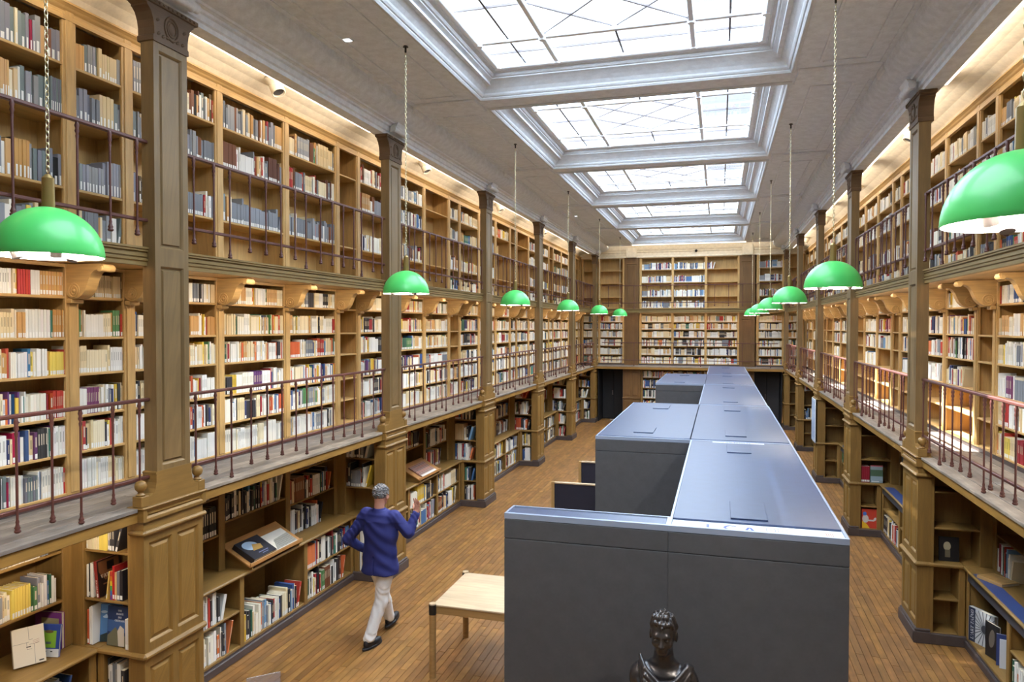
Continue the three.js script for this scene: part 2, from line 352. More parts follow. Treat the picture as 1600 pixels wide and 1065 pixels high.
// ---- skylights: frame, bars, panes, tie rods above
const YG = 6.86;
coffers.forEach(([a, b], n) => {
  const zc = (a + b) / 2, X = 1.62, Z = (a - b) / 2 - .33, w = structure('window_' + (n + 1), 'white framed skylight over the hall, number ' + ord(n), [0, 0, zc]);
  w.userData.label = n === 0 ? 'skylight overhead, nearest the viewer and out of frame' : `${ord(n - 1)} skylight in view counting from the viewer`;
  const fr = gb();
  fr.cbox(-X - .03, -X + .05, YG - .06, YG + .02, -Z, Z, .01).cbox(X - .05, X + .03, YG - .06, YG + .02, -Z, Z, .01).cbox(-X - .03, X + .03, YG - .06, YG + .02, -Z - .03, -Z + .05, .01).cbox(-X - .03, X + .03, YG - .06, YG + .02, Z - .05, Z + .03, .01);
  fr.build('frame', M.whiteMetal, w);
  const gx = [-X, -1.22, -.82, 0, .82, 1.22, X], gz = [-Z, -Z + .38, -Z + .78, 0, Z - .78, Z - .38, Z];
  for (const k of [2, 4]) gb().cbox(gx[k] - .03, gx[k] + .03, YG - .05, YG + .01, -Z + .05, Z - .05, .008).build('main_bar', M.whiteMetal, w);
  for (const k of [2, 4]) gb().cbox(-X + .05, X - .05, YG - .045, YG + .01, gz[k] - .03, gz[k] + .03, .008).build('main_bar', M.whiteMetal, w);
  for (const x of [gx[2], gx[4], -X + .04, X - .04]) for (const z of [gz[2], gz[4], -Z + .04, Z - .04]) gb().geom(new THREE.CylinderGeometry(.05, .04, .025, 10), XF(x, YG - .055, z)).build('boss', M.whiteMetal, w);
  for (const x of [gx[1], gx[5]]) gb().box(x - .011, x + .011, YG - .02, YG + .012, -Z + .05, Z - .05).build('thin_bar', M.rod, w);
  for (const [z0, z1] of [[-Z + .05, gz[2]], [gz[4], Z - .05]]) gb().box(-.011, .011, YG - .02, YG + .012, z0, z1).build('thin_bar', M.rod, w);
  for (const z of [gz[1], gz[5]]) gb().box(-X + .05, X - .05, YG - .012, YG + .012, z - .007, z + .007).build('thin_bar', M.rod, w);
  for (const e of [-1, 1]) gb().box(e < 0 ? -X + .05 : .82, e < 0 ? -.82 : X - .05, YG - .012, YG + .012, -.007, .007).build('thin_bar', M.rod, w);
  const rod = (x0, z0, x1, z1, y) => { const L = Math.hypot(x1 - x0, z1 - z0); gb().geom(new THREE.BoxGeometry(L, .016, .016), XF((x0 + x1) / 2, y, (z0 + z1) / 2, 0, -Math.atan2(z1 - z0, x1 - x0), 0)).build('tie_rod', M.rod, w); };
  const zi = gz[4];
  rod(-.82, -zi, .82, zi, YG + .005); rod(-.82, zi, .82, -zi, YG - .012);
  rod(-.82, 0, 0, zi, YG + .005); rod(0, zi, .82, 0, YG + .005); rod(.82, 0, 0, -zi, YG + .005); rod(0, -zi, -.82, 0, YG + .005);
  for (let i = 0; i < 6; i++) for (let j = 0; j < 6; j++) {
    const clear = i >= 4 && (j === 2 || j === 3);  // invented split: clear only where sun should pass to the right gallery
    gb().box(gx[i] + .004, gx[i + 1] - .004, YG + .04, YG + .046, gz[j] + .004, gz[j + 1] - .004).build('pane', clear ? paneSunPass : paneSunStop, w);
  }
  const l = new THREE.RectAreaLight(SKY_TINT, LEVEL.sky, 2 * X, 2 * Z);
  l.position.set(0, YG + .03, 0); l.rotation.x = -Math.PI / 2; w.add(l);
});

// ================================================================ pillars
const sideName = s => s < 0 ? 'left' : 'right';
function pillar(s, k) {
  const far = k === 5, first = s < 0 ? 0 : 1, n = k - first;
  const lab = far ? `oak pillar in the far ${sideName(s)} corner of the hall` : `tall oak pillar with panelled pedestal, ${ord(n)} on the ${sideName(s)} from the viewer`;
  const p = thing('pillar', lab, 'pillar', [s * UF, 0, pz(k)], turnOf(s), 'pillars along the galleries');
  const sunk = (name, parent, x0, x1, y0, y1, z, dep = .018, bev = .022, m = M.oakPanel) => {    // a sunk field with a bevelled raised middle
    const a = [[x0, y0], [x1, y0], [x1, y1], [x0, y1]], ins = (d) => [[x0 + d, y0 + d], [x1 - d, y0 + d], [x1 - d, y1 - d], [x0 + d, y1 - d]];
    const rings = [[0, 0], [.010, -dep * .45], [.018, -dep], [.018 + .012, -dep], [.03 + bev, -dep * .35]], g = gb();
    for (let r = 0; r < rings.length - 1; r++) { const A = ins(rings[r][0]), B = ins(rings[r + 1][0]); for (let e = 0; e < 4; e++) { const f = (e + 1) % 4; g.quad([...A[e], z + rings[r][1]], [...A[f], z + rings[r][1]], [...B[f], z + rings[r + 1][1]], [...B[e], z + rings[r + 1][1]]); } }
    const L = ins(rings[4][0]), q = L.map(v => [...v, z + rings[4][1]]); g.quad(...q, q.map(v => [v[1], v[0] + rnd()]));
    return g.build(name, m, parent);
  };
  const frame = (g, X0, X1, Y0, Y1, z, holes) => {                        // front board with openings: strips between the sunk fields
    const ys = [...new Set([Y0, Y1, ...holes.flatMap(h => [h[2], h[3]])])].sort((a, b) => a - b);
    for (let j = 0; j < ys.length - 1; j++) {
      let x = X0; const hs = holes.filter(h => h[2] <= ys[j] + 1e-6 && h[3] >= ys[j + 1] - 1e-6).sort((a, b) => a[0] - b[0]);
      for (const h of [...hs, [X1, X1]]) { if (h[0] > x + 1e-6) { const q = [[x, ys[j], z], [h[0], ys[j], z], [h[0], ys[j + 1], z], [x, ys[j + 1], z]]; g.quad(...q, q.map(v => [v[1], v[0]])); } x = h[1]; }
    }
  };
  // plinth
  gb().cbox(-.366, .366, 0, .13, -.14, .03, .004).cbox(-.356, .356, .128, .162, -.14, .018, .01).build('plinth', M.base, p);
  // pedestal, two storeys of twin panels
  for (const [y0, y1] of [[.16, .86], [.915, 1.87]]) {
    const hs = [[-.285, -.03, y0 + .07, y1 - .07], [.03, .285, y0 + .07, y1 - .07]], g = gb();
    frame(g, -.34, .34, y0, y1, 0, hs);
    g.quad([-.34, y0, -.14], [-.34, y0, 0], [-.34, y1, 0], [-.34, y1, -.14]).quad([.34, y0, 0], [.34, y0, -.14], [.34, y1, -.14], [.34, y1, 0]);
    g.box(-.33, .33, y0, y1, -.14, -.03);
    const ped = g.build('pedestal', M.oak, p);
    for (const h of hs) sunk('pedestal_panel', ped, ...h, 0);
  }
  const lip = (y0, y1, x, z, name, m = M.oak) => gb().cbox(-x, x, y0, y1, -.14, z, (y1 - y0) * .36).build(name, m, p);
  lip(.86, .915, .368, .03, 'belt_moulding');
  lip(1.865, 1.905, .37, .03, 'cap_moulding');
  gb().box(-.34, .34, 1.9, 1.985, -.14, .0).build('neck', M.oak, p);
  { const g = gb(), h = [[-.325, .325, 2.005, 2.07]]; frame(g, -.36, .36, 1.98, 2.08, .02, h); g.quad([-.36, 1.98, -.14], [-.36, 1.98, .02], [-.36, 2.08, .02], [-.36, 2.08, -.14]).quad([.36, 1.98, .02], [.36, 1.98, -.14], [.36, 2.08, -.14], [.36, 2.08, .02]); g.box(-.35, .35, 1.98, 2.08, -.14, -.01); const bd = g.build('band', M.oak, p); sunk('band_panel', bd, ...h[0], .02, .014, .0); }
  lip(2.078, 2.098, .372, .03, 'band_moulding');
  // flared foot of the shaft
  { const L = [[.30, 2.098], [.30, 2.165], [.285, 2.172], [.235, 2.19], [.212, 2.225], [.202, 2.27], [.2, 2.335], [.205, 2.34], [.205, 2.352], [.19, 2.36]], o = [...L.map(q => [q[0], q[1]]), ...L.slice().reverse().map(q => [-q[0], q[1]])];
    gb().prism(o, -.135, .004, (t, a, b) => [a, b, t]).build('shaft_foot', M.oak, p); }
  for (const e of [-1, 1]) {
    const g = gb().cbox(e * .325 - .042, e * .325 + .042, 2.098, 2.185, -.085, .008, .005);
    g.geom(new THREE.LatheGeometry([[0, 0], [.034, 0], [.034, .012], [.02, .02], [.016, .032], [.028, .04], [.041, .056], [.046, .078], [.042, .1], [.03, .116], [.012, .124], [0, .125]].map(q => new THREE.Vector2(...q)), 20), XF(e * .325, 2.185, -.04));
    g.build('ball_finial', M.oak, p);
  }
  // shaft
  { const hs = [[-.132, .132, 2.40, 4.04], [-.132, .132, 4.19, 5.80]], g = gb(); frame(g, -.19, .19, 2.36, 5.86, 0, hs);
    g.quad([-.19, 2.36, -.125], [-.19, 2.36, 0], [-.19, 5.86, 0], [-.19, 5.86, -.125], [[2.36, 0], [2.36, .12], [5.86, .12], [5.86, 0]]).quad([.19, 2.36, 0], [.19, 2.36, -.125], [.19, 5.86, -.125], [.19, 5.86, 0], [[2.36, 0], [2.36, .12], [5.86, .12], [5.86, 0]]).box(-.185, .185, 2.36, 5.86, -.125, -.03);
    const sh = g.build('shaft', M.shaft, p); for (const h of hs) sunk('shaft_panel', sh, ...h, 0, .022, .008, M.shaft); }
  // capital
  { const L = [[.192, 5.86], [.20, 5.865], [.20, 5.905], [.188, 5.915], [.19, 5.97], [.2, 6.03], [.222, 6.085], [.25, 6.115], [.262, 6.12], [.262, 6.135], [.285, 6.142], [.30, 6.155], [.30, 6.19]], o = [...L.map(q => [q[0], q[1]]), ...L.slice().reverse().map(q => [-q[0], q[1]])];
    const g = gb().prism(o, -.15, .012, (t, a, b) => [a, b, t]); g.cbox(-.305, .305, 6.15, 6.19, -.16, .03, .006);
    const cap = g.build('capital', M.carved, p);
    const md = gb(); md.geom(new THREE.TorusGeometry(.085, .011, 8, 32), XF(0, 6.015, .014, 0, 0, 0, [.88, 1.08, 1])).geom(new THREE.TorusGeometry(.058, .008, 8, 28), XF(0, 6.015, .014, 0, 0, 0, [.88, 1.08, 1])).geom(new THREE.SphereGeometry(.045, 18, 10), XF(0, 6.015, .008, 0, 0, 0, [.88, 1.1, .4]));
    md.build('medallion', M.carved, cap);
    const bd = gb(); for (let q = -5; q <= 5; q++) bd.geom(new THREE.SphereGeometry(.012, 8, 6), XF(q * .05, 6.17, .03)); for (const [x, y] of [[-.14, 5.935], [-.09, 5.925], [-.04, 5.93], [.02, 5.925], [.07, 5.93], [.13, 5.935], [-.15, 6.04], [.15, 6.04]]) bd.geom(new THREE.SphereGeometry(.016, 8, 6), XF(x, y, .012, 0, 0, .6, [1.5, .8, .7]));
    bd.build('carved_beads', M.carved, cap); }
  return p;
}
const PILLARS = []; for (const s of [-1, 1]) for (let k = 0; k <= 5; k++) PILLARS.push(pillar(s, k));

// ================================================================ galleries
for (const s of [-1, 1]) {
  const sd = sideName(s);
  const lower = thing('gallery', `lower ${sd} gallery walkway of worn grey boards with oak edge`, 'gallery', [0, 0, 0], 0, 'gallery walkways');
  for (let k = -1; k < 5; k++) gb().cbox(Math.min(s * 3.30, s * 3.43), Math.max(s * 3.30, s * 3.43), G1 - .03, G1, pz(k + 1) + .375, pz(k) - .375, .003).build('floor_board', M.board[(k + 3) % 3], lower);
  const B = [[3.435, 3.60], [3.605, 3.77], [3.775, 3.94], [3.945, 4.08]];
  B.forEach(([a, b], j) => { let z = -.7 + (j * 1.3) % 2; while (z > -26.4) { const L = rr(2.2, 3.4), e = Math.max(z - L, -26.45); gb().cbox(Math.min(s * a, s * b), Math.max(s * a, s * b), G1 - .03, G1 - .0008 * (j % 3), e + .002, z - .002, .003).build('floor_board', M.board[(j + Math.floor(rnd() * 3)) % 3], lower); z = e; if (e <= -26.45) break; } });
  for (let k = -1; k < 5; k++) gb().cbox(Math.min(s * 3.315, s * 3.36), Math.max(s * 3.315, s * 3.36), 1.975, G1 - .032, pz(k + 1) + .36, pz(k) - .36, .006).build('edge_board', M.fascia, lower);
  for (let k = -1; k < 5; k++) gb().box(s * 3.36, s * 3.425, 2.0, G1 - .03, pz(k + 1) + .37, pz(k) - .37).build('gallery_underside', M.lowWood, lower);
  gb().box(s * 3.425, s * 4.38, 2.0, G1 - .03, -27.2, 1.39).build('gallery_underside', M.lowWood, lower);
  gb().box(s * 4.08, s * 4.38, G1 - .03, G1, -27.2, 1.4).build('gallery_deck', M.board[2], lower);

  const upper = thing('gallery', `upper ${sd} gallery with moulded olive oak edge above scrolled brackets`, 'gallery', [0, 0, 0], 0, 'gallery walkways');
  for (let k = -1; k < 5; k++) {
    const z0 = pz(k + 1) + .195, z1 = pz(k) - .195, pr = [[3.40, 4.04], [3.355, 4.04], [3.355, 4.07], [3.345, 4.08], [3.345, 4.095], [3.362, 4.10], [3.362, 4.108], [3.352, 4.112], [3.352, 4.138], [3.362, 4.142], [3.362, 4.15], [3.345, 4.155], [3.345, 4.168], [3.335, 4.174], [3.335, 4.19], [3.40, 4.19]];
    const g = gb().sweep(pr, z0, z1, (t, p, q) => [s * p, q, t], s > 0);
    for (const z of [z0, z1]) g.poly(pr, (p, q) => [s * p, q, z], (z === z0) === (s > 0));
    g.build('moulded_edge', M.trim, upper);
  }
  gb().box(s * 3.405, s * 3.50, 4.09, 4.185, -27.2, 1.4).box(s * 3.50, s * 4.38, 4.062, 4.185, -27.2, 1.4).build('gallery_deck', M.honey, upper);
}
{
  const e1 = thing('gallery', 'lower gallery walkway across the far end wall', 'gallery', [0, 0, 0], 0, 'gallery walkways');
  for (let j = 0; j < 4; j++) gb().cbox(-3.29, 3.29, G1 - .03, G1, -26.55 - j * .17, -26.384 - j * .17, .003).build('floor_board', M.board[j % 3], e1);
  gb().cbox(-3.27, 3.27, 1.975, G1 - .032, -26.44, -26.395, .006).build('edge_board', M.fascia, e1);
  gb().box(-3.36, 3.36, 2.0, G1 - .03, -27.6, -26.44).build('gallery_underside', M.lowWood, e1);
  gb().box(-3.36, 3.36, G1 - .03, G1, -27.6, -27.06).build('gallery_deck', M.board[1], e1);
  const e2 = thing('gallery', 'upper gallery with moulded edge across the far end wall', 'gallery', [0, 0, 0], 0, 'gallery walkways');
  const pr = [[0, 4.04], [.045, 4.04], [.045, 4.07], [.055, 4.08], [.055, 4.095], [.038, 4.10], [.038, 4.15], [.055, 4.155], [.055, 4.168], [.065, 4.174], [.065, 4.19], [0, 4.19]];
  gb().sweep(pr, -3.1, 3.1, (t, p, q) => [t, q, -26.5 + p]).build('moulded_edge', M.trim, e2);
  gb().box(-3.39, 3.39, 4.09, 4.185, -26.6, -26.5).box(-3.39, 3.39, 4.062, 4.185, -27.6, -26.6).build('gallery_deck', M.honey, e2);
  const n = thing('gallery', 'gallery the viewer stands on at the near end', 'gallery');
  gb().box(-3.3, 3.3, 1.98, G1, -.3, 1.38).build('gallery_deck', M.board[0], n);
}
// ---- railings
const balGeo = {}, balShape = (y0, y1) => balGeo[y0 + '_' + y1] ??= new THREE.LatheGeometry([[0, 0], [.012, 0], [.021, .008], [.021, .018], [.014, .024], [.02, .034], [.014, .046], [.010, .062], [.012, .075], [.0085, .09], [.0085, y1 - y0 - .13], [.012, y1 - y0 - .105], [.0085, y1 - y0 - .09], [.016, y1 - y0 - .07], [.011, y1 - y0 - .05], [.017, y1 - y0 - .03], [.012, y1 - y0 - .012], [.012, y1 - y0]].map(q => new THREE.Vector2(...q)), 8);
function railing(label, pos, turn, L, y, step = .26) {
  const r = thing('railing', label, 'railing', pos, turn, 'iron gallery railings');
  gb().cbox(0, L, y + .84, y + .868, -.02, .02, .006).build('top_rail', M.iron, r);
  gb().cbox(0, L, y + .205, y + .232, -.016, .016, .005).build('bottom_rail', M.iron, r);
  const n = Math.round(L / step), d = L / n;
  for (let k = 0; k < n; k++) {
    const longOne = k % 5 === 2, y0 = longOne ? y : y + .08;
    const m = put('baluster', balShape(longOne ? 0 : .08, .845), M.iron, r); m.position.set(d * (k + .5), y0, .03);
    if (longOne) m.position.z = .0;
  }
  return r;
}
for (const s of [-1, 1]) for (let k = -1; k < 5; k++) for (const [lev, y] of [['lower', G1], ['upper', G2]]) {
  if (s > 0 && k === -1) continue;
  const n = s < 0 ? k : k - 1, where = s < 0 && k === -1 ? 'nearest the viewer, left of the first pillar' : s > 0 && k === 0 ? 'nearest the viewer, right of the first pillar' : `between ${ord(n)} and ${ord(n + 1)} pillars`;
  railing(`dark red ${lev} ${sideName(s)} railing ${where}`, [s * 3.36, 0, s < 0 ? pz(k) - .19 : pz(k + 1) + .19], turnOf(s), BAY - .38, y);
}
railing('dark iron railing of the lower gallery across the far end', [-3.08, 0, -26.5], 0, 6.16, G1, .47);
railing('dark iron railing of the upper gallery across the far end', [-3.08, 0, -26.5], 0, 6.16, G2, .47);

// ================================================================ bookcases
const BOOKS = [];                                   // every shelved book: made into things or into the one mass at the end
const OCC = [];                                     // boxes that hide things from the viewer, to find the books that show
for (const s of [-1, 1]) for (let k = 0; k <= 5; k++) { const a = Math.min(s * 3.27, s * 3.42), b = Math.max(s * 3.27, s * 3.42); OCC.push([a, 0, pz(k) - .35, b, 2.1, pz(k) + .35], [Math.min(s * 3.28, s * 3.40), 2.1, pz(k) - .19, Math.max(s * 3.28, s * 3.40), 6.2, pz(k) + .19]); }
for (const s of [-1, 1]) { OCC.push([Math.min(s * 3.31, s * 4.0), 1.98, -27, Math.max(s * 3.31, s * 4.0), 2.09, 1], [Math.min(s * 3.34, s * 4.0), 4.06, -27, Math.max(s * 3.34, s * 4.0), 4.19, 1]); for (let k = -1; k <= 4; k++) OCC.push([s * 2.13 - .22, 3.9, pz(k) - 2.15 - .22, s * 2.13 + .22, 4.13, pz(k) - 2.15 + .22]); }
const PODS = [[-.30, .82, -4.99, -4.77], [.82, 1.91, -8.45, -4.77], [-.28, 1.91, -12.35, -8.45], [.80, 1.90, -16.7, -12.35], [-.28, 1.90, -20.2, -16.7], [.80, 1.90, -24.3, -20.2]];
for (const [a, b, c, d] of PODS) OCC.push([a, 0, c, b, 2.25, d]);
const E = camera.position;
function hidden(x, y, z) {
  for (const [x0, y0, z0, x1, y1, z1] of OCC) {
    let t0 = 0, t1 = .985, ok = true;
    for (const [o, d, a, b] of [[E.x, x - E.x, x0, x1], [E.y, y - E.y, y0, y1], [E.z, z - E.z, z0, z1]]) {
      if (Math.abs(d) < 1e-9) { if (o < a || o > b) { ok = false; break; } continue; }
      let p = (a - o) / d, q = (b - o) / d; if (p > q) [p, q] = [q, p]; t0 = Math.max(t0, p); t1 = Math.min(t1, q); if (t0 > t1) { ok = false; break; }
    }
    if (ok) return true;
  }
  return false;
}
const PAL = {
  white: [S(232, 228, 218), S(240, 238, 232), S(226, 224, 220), S(236, 230, 214)], cream: [S(226, 206, 164), S(230, 214, 178), S(218, 194, 150), S(234, 222, 190)],
  tan: [S(206, 160, 100), S(196, 146, 84), S(214, 172, 116)], yellow: [S(226, 192, 70), S(232, 206, 96), S(210, 172, 52)], red: [S(170, 44, 40), S(150, 34, 44), S(190, 60, 46)],
  orange: [S(206, 96, 50), S(214, 120, 70), S(190, 84, 48)], blue: [S(48, 76, 132), S(70, 110, 160), S(40, 50, 96), S(110, 148, 184)], green: [S(46, 92, 70), S(60, 120, 104), S(84, 132, 80)],
  black: [S(34, 32, 36), S(44, 42, 48), S(56, 52, 54)], brown: [S(112, 66, 40), S(130, 80, 48), S(92, 52, 36)], grey: [S(128, 132, 140), S(136, 140, 148), S(118, 122, 130), S(146, 148, 152)], purple: [S(96, 52, 108), S(120, 60, 100)],
};
const WORD = { white: 'white', cream: 'cream', tan: 'tan', yellow: 'yellow', red: 'red', orange: 'orange', blue: 'blue', green: 'green', black: 'black', brown: 'brown', grey: 'grey', purple: 'purple' };
const STYLE = {
  grey: { mix: { grey: 62, white: 5, tan: 9, cream: 9, brown: 6, red: 4, yellow: 3, black: 2 }, h: [.20, .30], t: [.018, .05], d: [.16, .24], lab: .85, run: .2 },
  old: { mix: { brown: 20, tan: 16, grey: 24, white: 14, red: 10, cream: 10, black: 4, green: 2 }, h: [.19, .29], t: [.018, .045], d: [.16, .22], lab: .7, run: .3 },
  cream: { mix: { cream: 34, white: 26, tan: 12, red: 5, orange: 4, yellow: 5, blue: 4, green: 4, black: 4, grey: 2 }, h: [.185, .235], t: [.012, .032], d: [.13, .17], lab: .8, run: .35 },
  mixed: { mix: { white: 38, cream: 16, red: 8, orange: 5, blue: 9, green: 4, black: 8, yellow: 4, grey: 5, purple: 3 }, h: [.185, .25], t: [.012, .034], d: [.13, .18], lab: .75, run: .25 },
  pale: { mix: { white: 58, cream: 18, grey: 8, blue: 6, red: 4, black: 4, tan: 2 }, h: [.19, .25], t: [.012, .032], d: [.14, .18], lab: .6, run: .3 },
  blueish: { mix: { white: 34, blue: 32, grey: 10, red: 8, cream: 8, black: 8 }, h: [.2, .27], t: [.012, .032], d: [.14, .18], lab: .6, run: .2 },
  art: { mix: { black: 28, white: 24, cream: 8, red: 9, blue: 10, grey: 6, brown: 4, orange: 4, green: 4, yellow: 3 }, h: [.22, .33], t: [.014, .045], d: [.19, .26], lab: .7, run: .12 },
};
function drawFrom(mix) { let t = 0; for (const k in mix) t += mix[k]; let r = rnd() * t; for (const k in mix) if ((r -= mix[k]) <= 0) return k; return 'white'; }
function bookRow(F, x0, x1, y, clear, style, info, fill = 1, lying = .0) {
  const st = STYLE[style]; let x = x0 + .006, end = x0 + (x1 - x0) * fill - .004, run = null, list = [];
  while (x < end) {
    if (!run || run.n <= 0) { const k = drawFrom(st.mix), series = rnd() < st.run * (['white', 'cream', 'grey', 'tan'].includes(k) ? 1 : .45); run = { n: series ? 3 + Math.floor(rnd() * 6) : 1, k, c: pick(PAL[k]), h: rr(...st.h), t: rr(...st.t), d: rr(...st.d), lab: rnd() < st.lab, band: rnd() < .5, top: rnd() < .75, series }; if (series) run.t *= .85; }
    const j = run.series ? .003 : 0;
    const h = Math.min(clear - .02, run.h + rr(-j, j)), w = run.t * (run.series ? rr(.92, 1.08) : 1);
    if (x + w > end) break;
    const f = rr(.94, 1.04), c = run.c.clone().multiplyScalar(f);
    list.push({ F, x, y, w, h, d: run.d + rr(-.004, .004), z: -.015 - rr(0, run.series ? .006 : .022), lean: 0, c, k: run.k, lab: run.lab, band: run.band && style !== 'grey', tallLab: style === 'grey' || style === 'old', top: run.top, info });
    x += w + (rnd() < .06 ? rr(.002, .012) : .0006); run.n--;
  }
  if (list.length > 4 && x < x1 - .06) { const b = list[list.length - 1], room = Math.min(x1 - x - .01, b.h * .35); b.lean = -Math.min(.28, room / b.h * .75); b.x += .004; const b2 = list[list.length - 2]; if (rnd() < .4) { b2.lean = b.lean * .0; } }
  list.forEach((b, n) => { b.n = n; b.total = list.length; BOOKS.push(b); });
}
const shelfH = .022;
function unit(pos, turn, label, o) {                // o: cols [[x0, x1]...], rows (shelf top heights), top, material, back, depth, brackets, cornice
  const b = thing('bookcase', label, 'bookcase', pos, turn, o.group), D = o.depth ?? .34, hw = o.hw ?? .065;
  const F = new THREE.Matrix4().makeRotationY(turn).setPosition(...pos);
  const ups = [...new Set(o.cols.flat())];
  const y0 = o.y0, y1 = o.top;
  for (const x of ups) {
    if (o.noEnd && x === ups[ups.length - 1]) continue;
    const g = gb().box(x - .014, x + .014, y0, y1, -D, -.02).cbox(x - hw, x + hw, y0, y1, -.03, 0, .004).cbox(x - hw + .025, x + hw - .025, y0 + .02, y1, 0, .009, .004);
    const up = g.build('upright', o.m, b);
    if (o.brackets) bracket(up, x, o);
  }
  o.cols.forEach(([a, c], ci) => {
    gb().box(a + .014, c - .014, y0, y1, -D - .012, -D).build('back_panel', o.mb, b);
    const hs = o.rowsOf?.[ci] ?? o.rows;
    hs.forEach((y, ri) => {
      gb().cbox(a + .014, c - .014, y - shelfH, y, -D, ri === 0 && o.bottomOut ? .0 : -.006, .003).build('shelf', o.m, b);
      const next = hs[ri + 1] ?? o.inTop ?? y1, code = (o.fill?.[ci] ?? [])[hs.length - 1 - ri];
      if (code) bookRow(F, a + .02, c - .02, y, next - shelfH - y, code[0], { where: o.colNames?.[ci] ?? 'bookcase', row: hs.length - 1 - ri, fromRight: o.fromRight }, code[1] ?? 1);
    });
  });
  const A = ups[0] - hw, C = ups[ups.length - 1] + (o.noEnd ? -hw : hw);
  if (o.cornice) gb().sweep([[0, y1 - .13], [.012, y1 - .13], [.012, y1 - .095], [.004, y1 - .085], [.004, y1 - .06], [.02, y1 - .045], [.03, y1 - .03], [.055, y1 - .012], [.06, y1 - .012], [.06, y1 + .004], [-.3, y1 + .004]], A, C, (t, p, q) => [t, q, p]).box(A, C, y1 - .13, y1, -.03, 0).build('cornice', o.m, b);
  else if (o.head) gb().cbox(A, C, y1 - o.head, y1, -.03, .004, .004).build('head_rail', o.m, b);
  if (o.kick) gb().box(A, C, o.kick, y0, -D, -.02).build('kick_board', M.base, b);
  return b;
}
function bracket(parent, x, o) {
  const w = .055, g = gb();
  const pts = []; const add = (a, b) => pts.push([a, b]);
  add(.0, 4.055); add(.36, 4.055); add(.38, 4.043); add(.385, 4.018); add(.37, 3.994); add(.345, 3.988); add(.332, 4.0);   // curl at the tip
  add(.318, 4.005); add(.29, 4.0); add(.262, 3.98); add(.235, 3.94); add(.215, 3.89); add(.192, 3.84); add(.158, 3.80); add(.115, 3.776); add(.07, 3.772); add(.03, 3.785); add(0, 3.81);
  g.prism(pts, x - w, x + w, (t, p, q) => [t, q, p]);
  for (const e of [-1, 1]) { const X = x + e * (w + .001);
    const T = (r, t, px, py) => g.geom(new THREE.TorusGeometry(r, t, 5, 16), XF(X, py, px, 0, Math.PI / 2, 0));
    T(.055, .007, .08, 3.84); T(.033, .006, .08, 3.84); g.geom(new THREE.SphereGeometry(.014, 8, 6), XF(X, 3.84, .08)); T(.02, .006, .355, 4.018); }
  g.geom(new THREE.CylinderGeometry(.028, .028, 2 * w + .03, 12), XF(x, 4.018, .355, 0, 0, Math.PI / 2));
  g.cbox(x - w - .006, x + w + .006, 3.735, 3.775, .0, .06, .006);
  g.build('scroll_bracket', M.honey, parent);
}
const COLS = [[-.3, .3], [.3, 1.533], [1.533, 2.767], [2.767, 4.0]];
const flip = a => a.slice().reverse();
const full = (st, n) => Array.from({ length: n }, () => [st]);
// what stands where: one entry per column (narrow, then three wide, in order away from the first pillar of the bay on the left; toward the viewer on the right)
const LUP = {   // upper left, rows from the top
  '-1': [0, 0, 0, [['grey'], ['grey'], ['grey'], ['grey', .9]]],
  0: [[['grey'], ['grey'], ['grey'], ['grey', .9]], [['old'], ['grey'], ['old'], 0], [['grey'], ['old'], ['grey', .95], 0], [['old'], ['old'], ['grey'], 0]],
  1: [0, [['old'], ['old'], ['mixed'], 0], [['pale'], ['blueish'], ['old'], 0], [0, 0, 0, 0]],
  2: [[['cream'], ['pale'], ['old'], ['mixed']], full('cream', 4), full('mixed', 4), [['cream', .9], ['cream', .2], 0, 0]],
  3: [0, 0, full('pale', 4), full('cream', 4)], 4: [0, full('cream', 4), [['pale'], ['blueish'], ['mixed'], 0], 0],
};
const C6 = ['cream', 'cream', 'cream', 'mixed', 'mixed', 'pale'].map(q => [q]), X6 = ['cream', 'mixed', 'mixed', 'mixed', 'pale', 'mixed'].map(q => [q]);
const LMID = { '-1': [0, 0, C6, C6], 0: [C6, C6, C6, C6], 1: [0, X6, C6, C6], 2: [[0, 0, 0, 0, ['pale'], ['pale']], X6, X6, X6], 3: [X6, X6, X6, X6], 4: [X6, X6, X6, X6] };
const RUP = k => [full('pale', 4), [['cream'], ['pale'], ['old'], ['mixed']], [['pale'], ['mixed'], ['old'], ['grey']], [['pale'], ['old'], ['mixed'], ['mixed']]];
const RMID = { 0: [[0, 0, 0, 0, 0, 0], [['mixed'], ['cream'], ['mixed'], ['mixed'], ['pale'], ['mixed']], [['cream'], ['mixed'], ['pale'], ['mixed'], ['pale'], 0], C6],
  1: [0, [['pale', .8], ['pale'], ['pale', .9], ['mixed', .7], 0, 0], [['mixed'], ['pale'], ['mixed'], ['mixed', .8], 0, 0], [['mixed', .8], ['mixed', .95], ['art', .95], ['mixed', .6], 0, 0]],
  2: [0, [0, 0, 0, 0, 0, 0], [['mixed', .9], ['pale'], ['mixed', .9], ['pale'], 0, 0], [['mixed'], ['mixed'], ['pale', .9], 0, 0, 0]],
  3: [0, [['mixed', .7], 0, 0, 0, 0, 0], [['mixed'], ['red' in PAL ? 'mixed' : 'mixed'], ['mixed'], ['pale'], 0, 0], [['mixed', .8], ['mixed'], ['mixed', .8], 0, 0, 0]],
  4: [0, [['mixed'], ['mixed'], 0, ['pale'], 0, 0], [['pale'], 0, ['mixed'], 0, ['pale'], 0], X6] };
const rowsMid = [2.17, 2.495, 2.80, 3.15, 3.455, 3.795], rowsUp = [4.27, 4.692, 5.27, 5.70];
const pillarWord = (s, k) => s < 0 ? (k < 0 ? 'near end' : ord(k) + ' left pillar') : (k < 1 ? 'near end' : ord(k - 1) + ' right pillar');
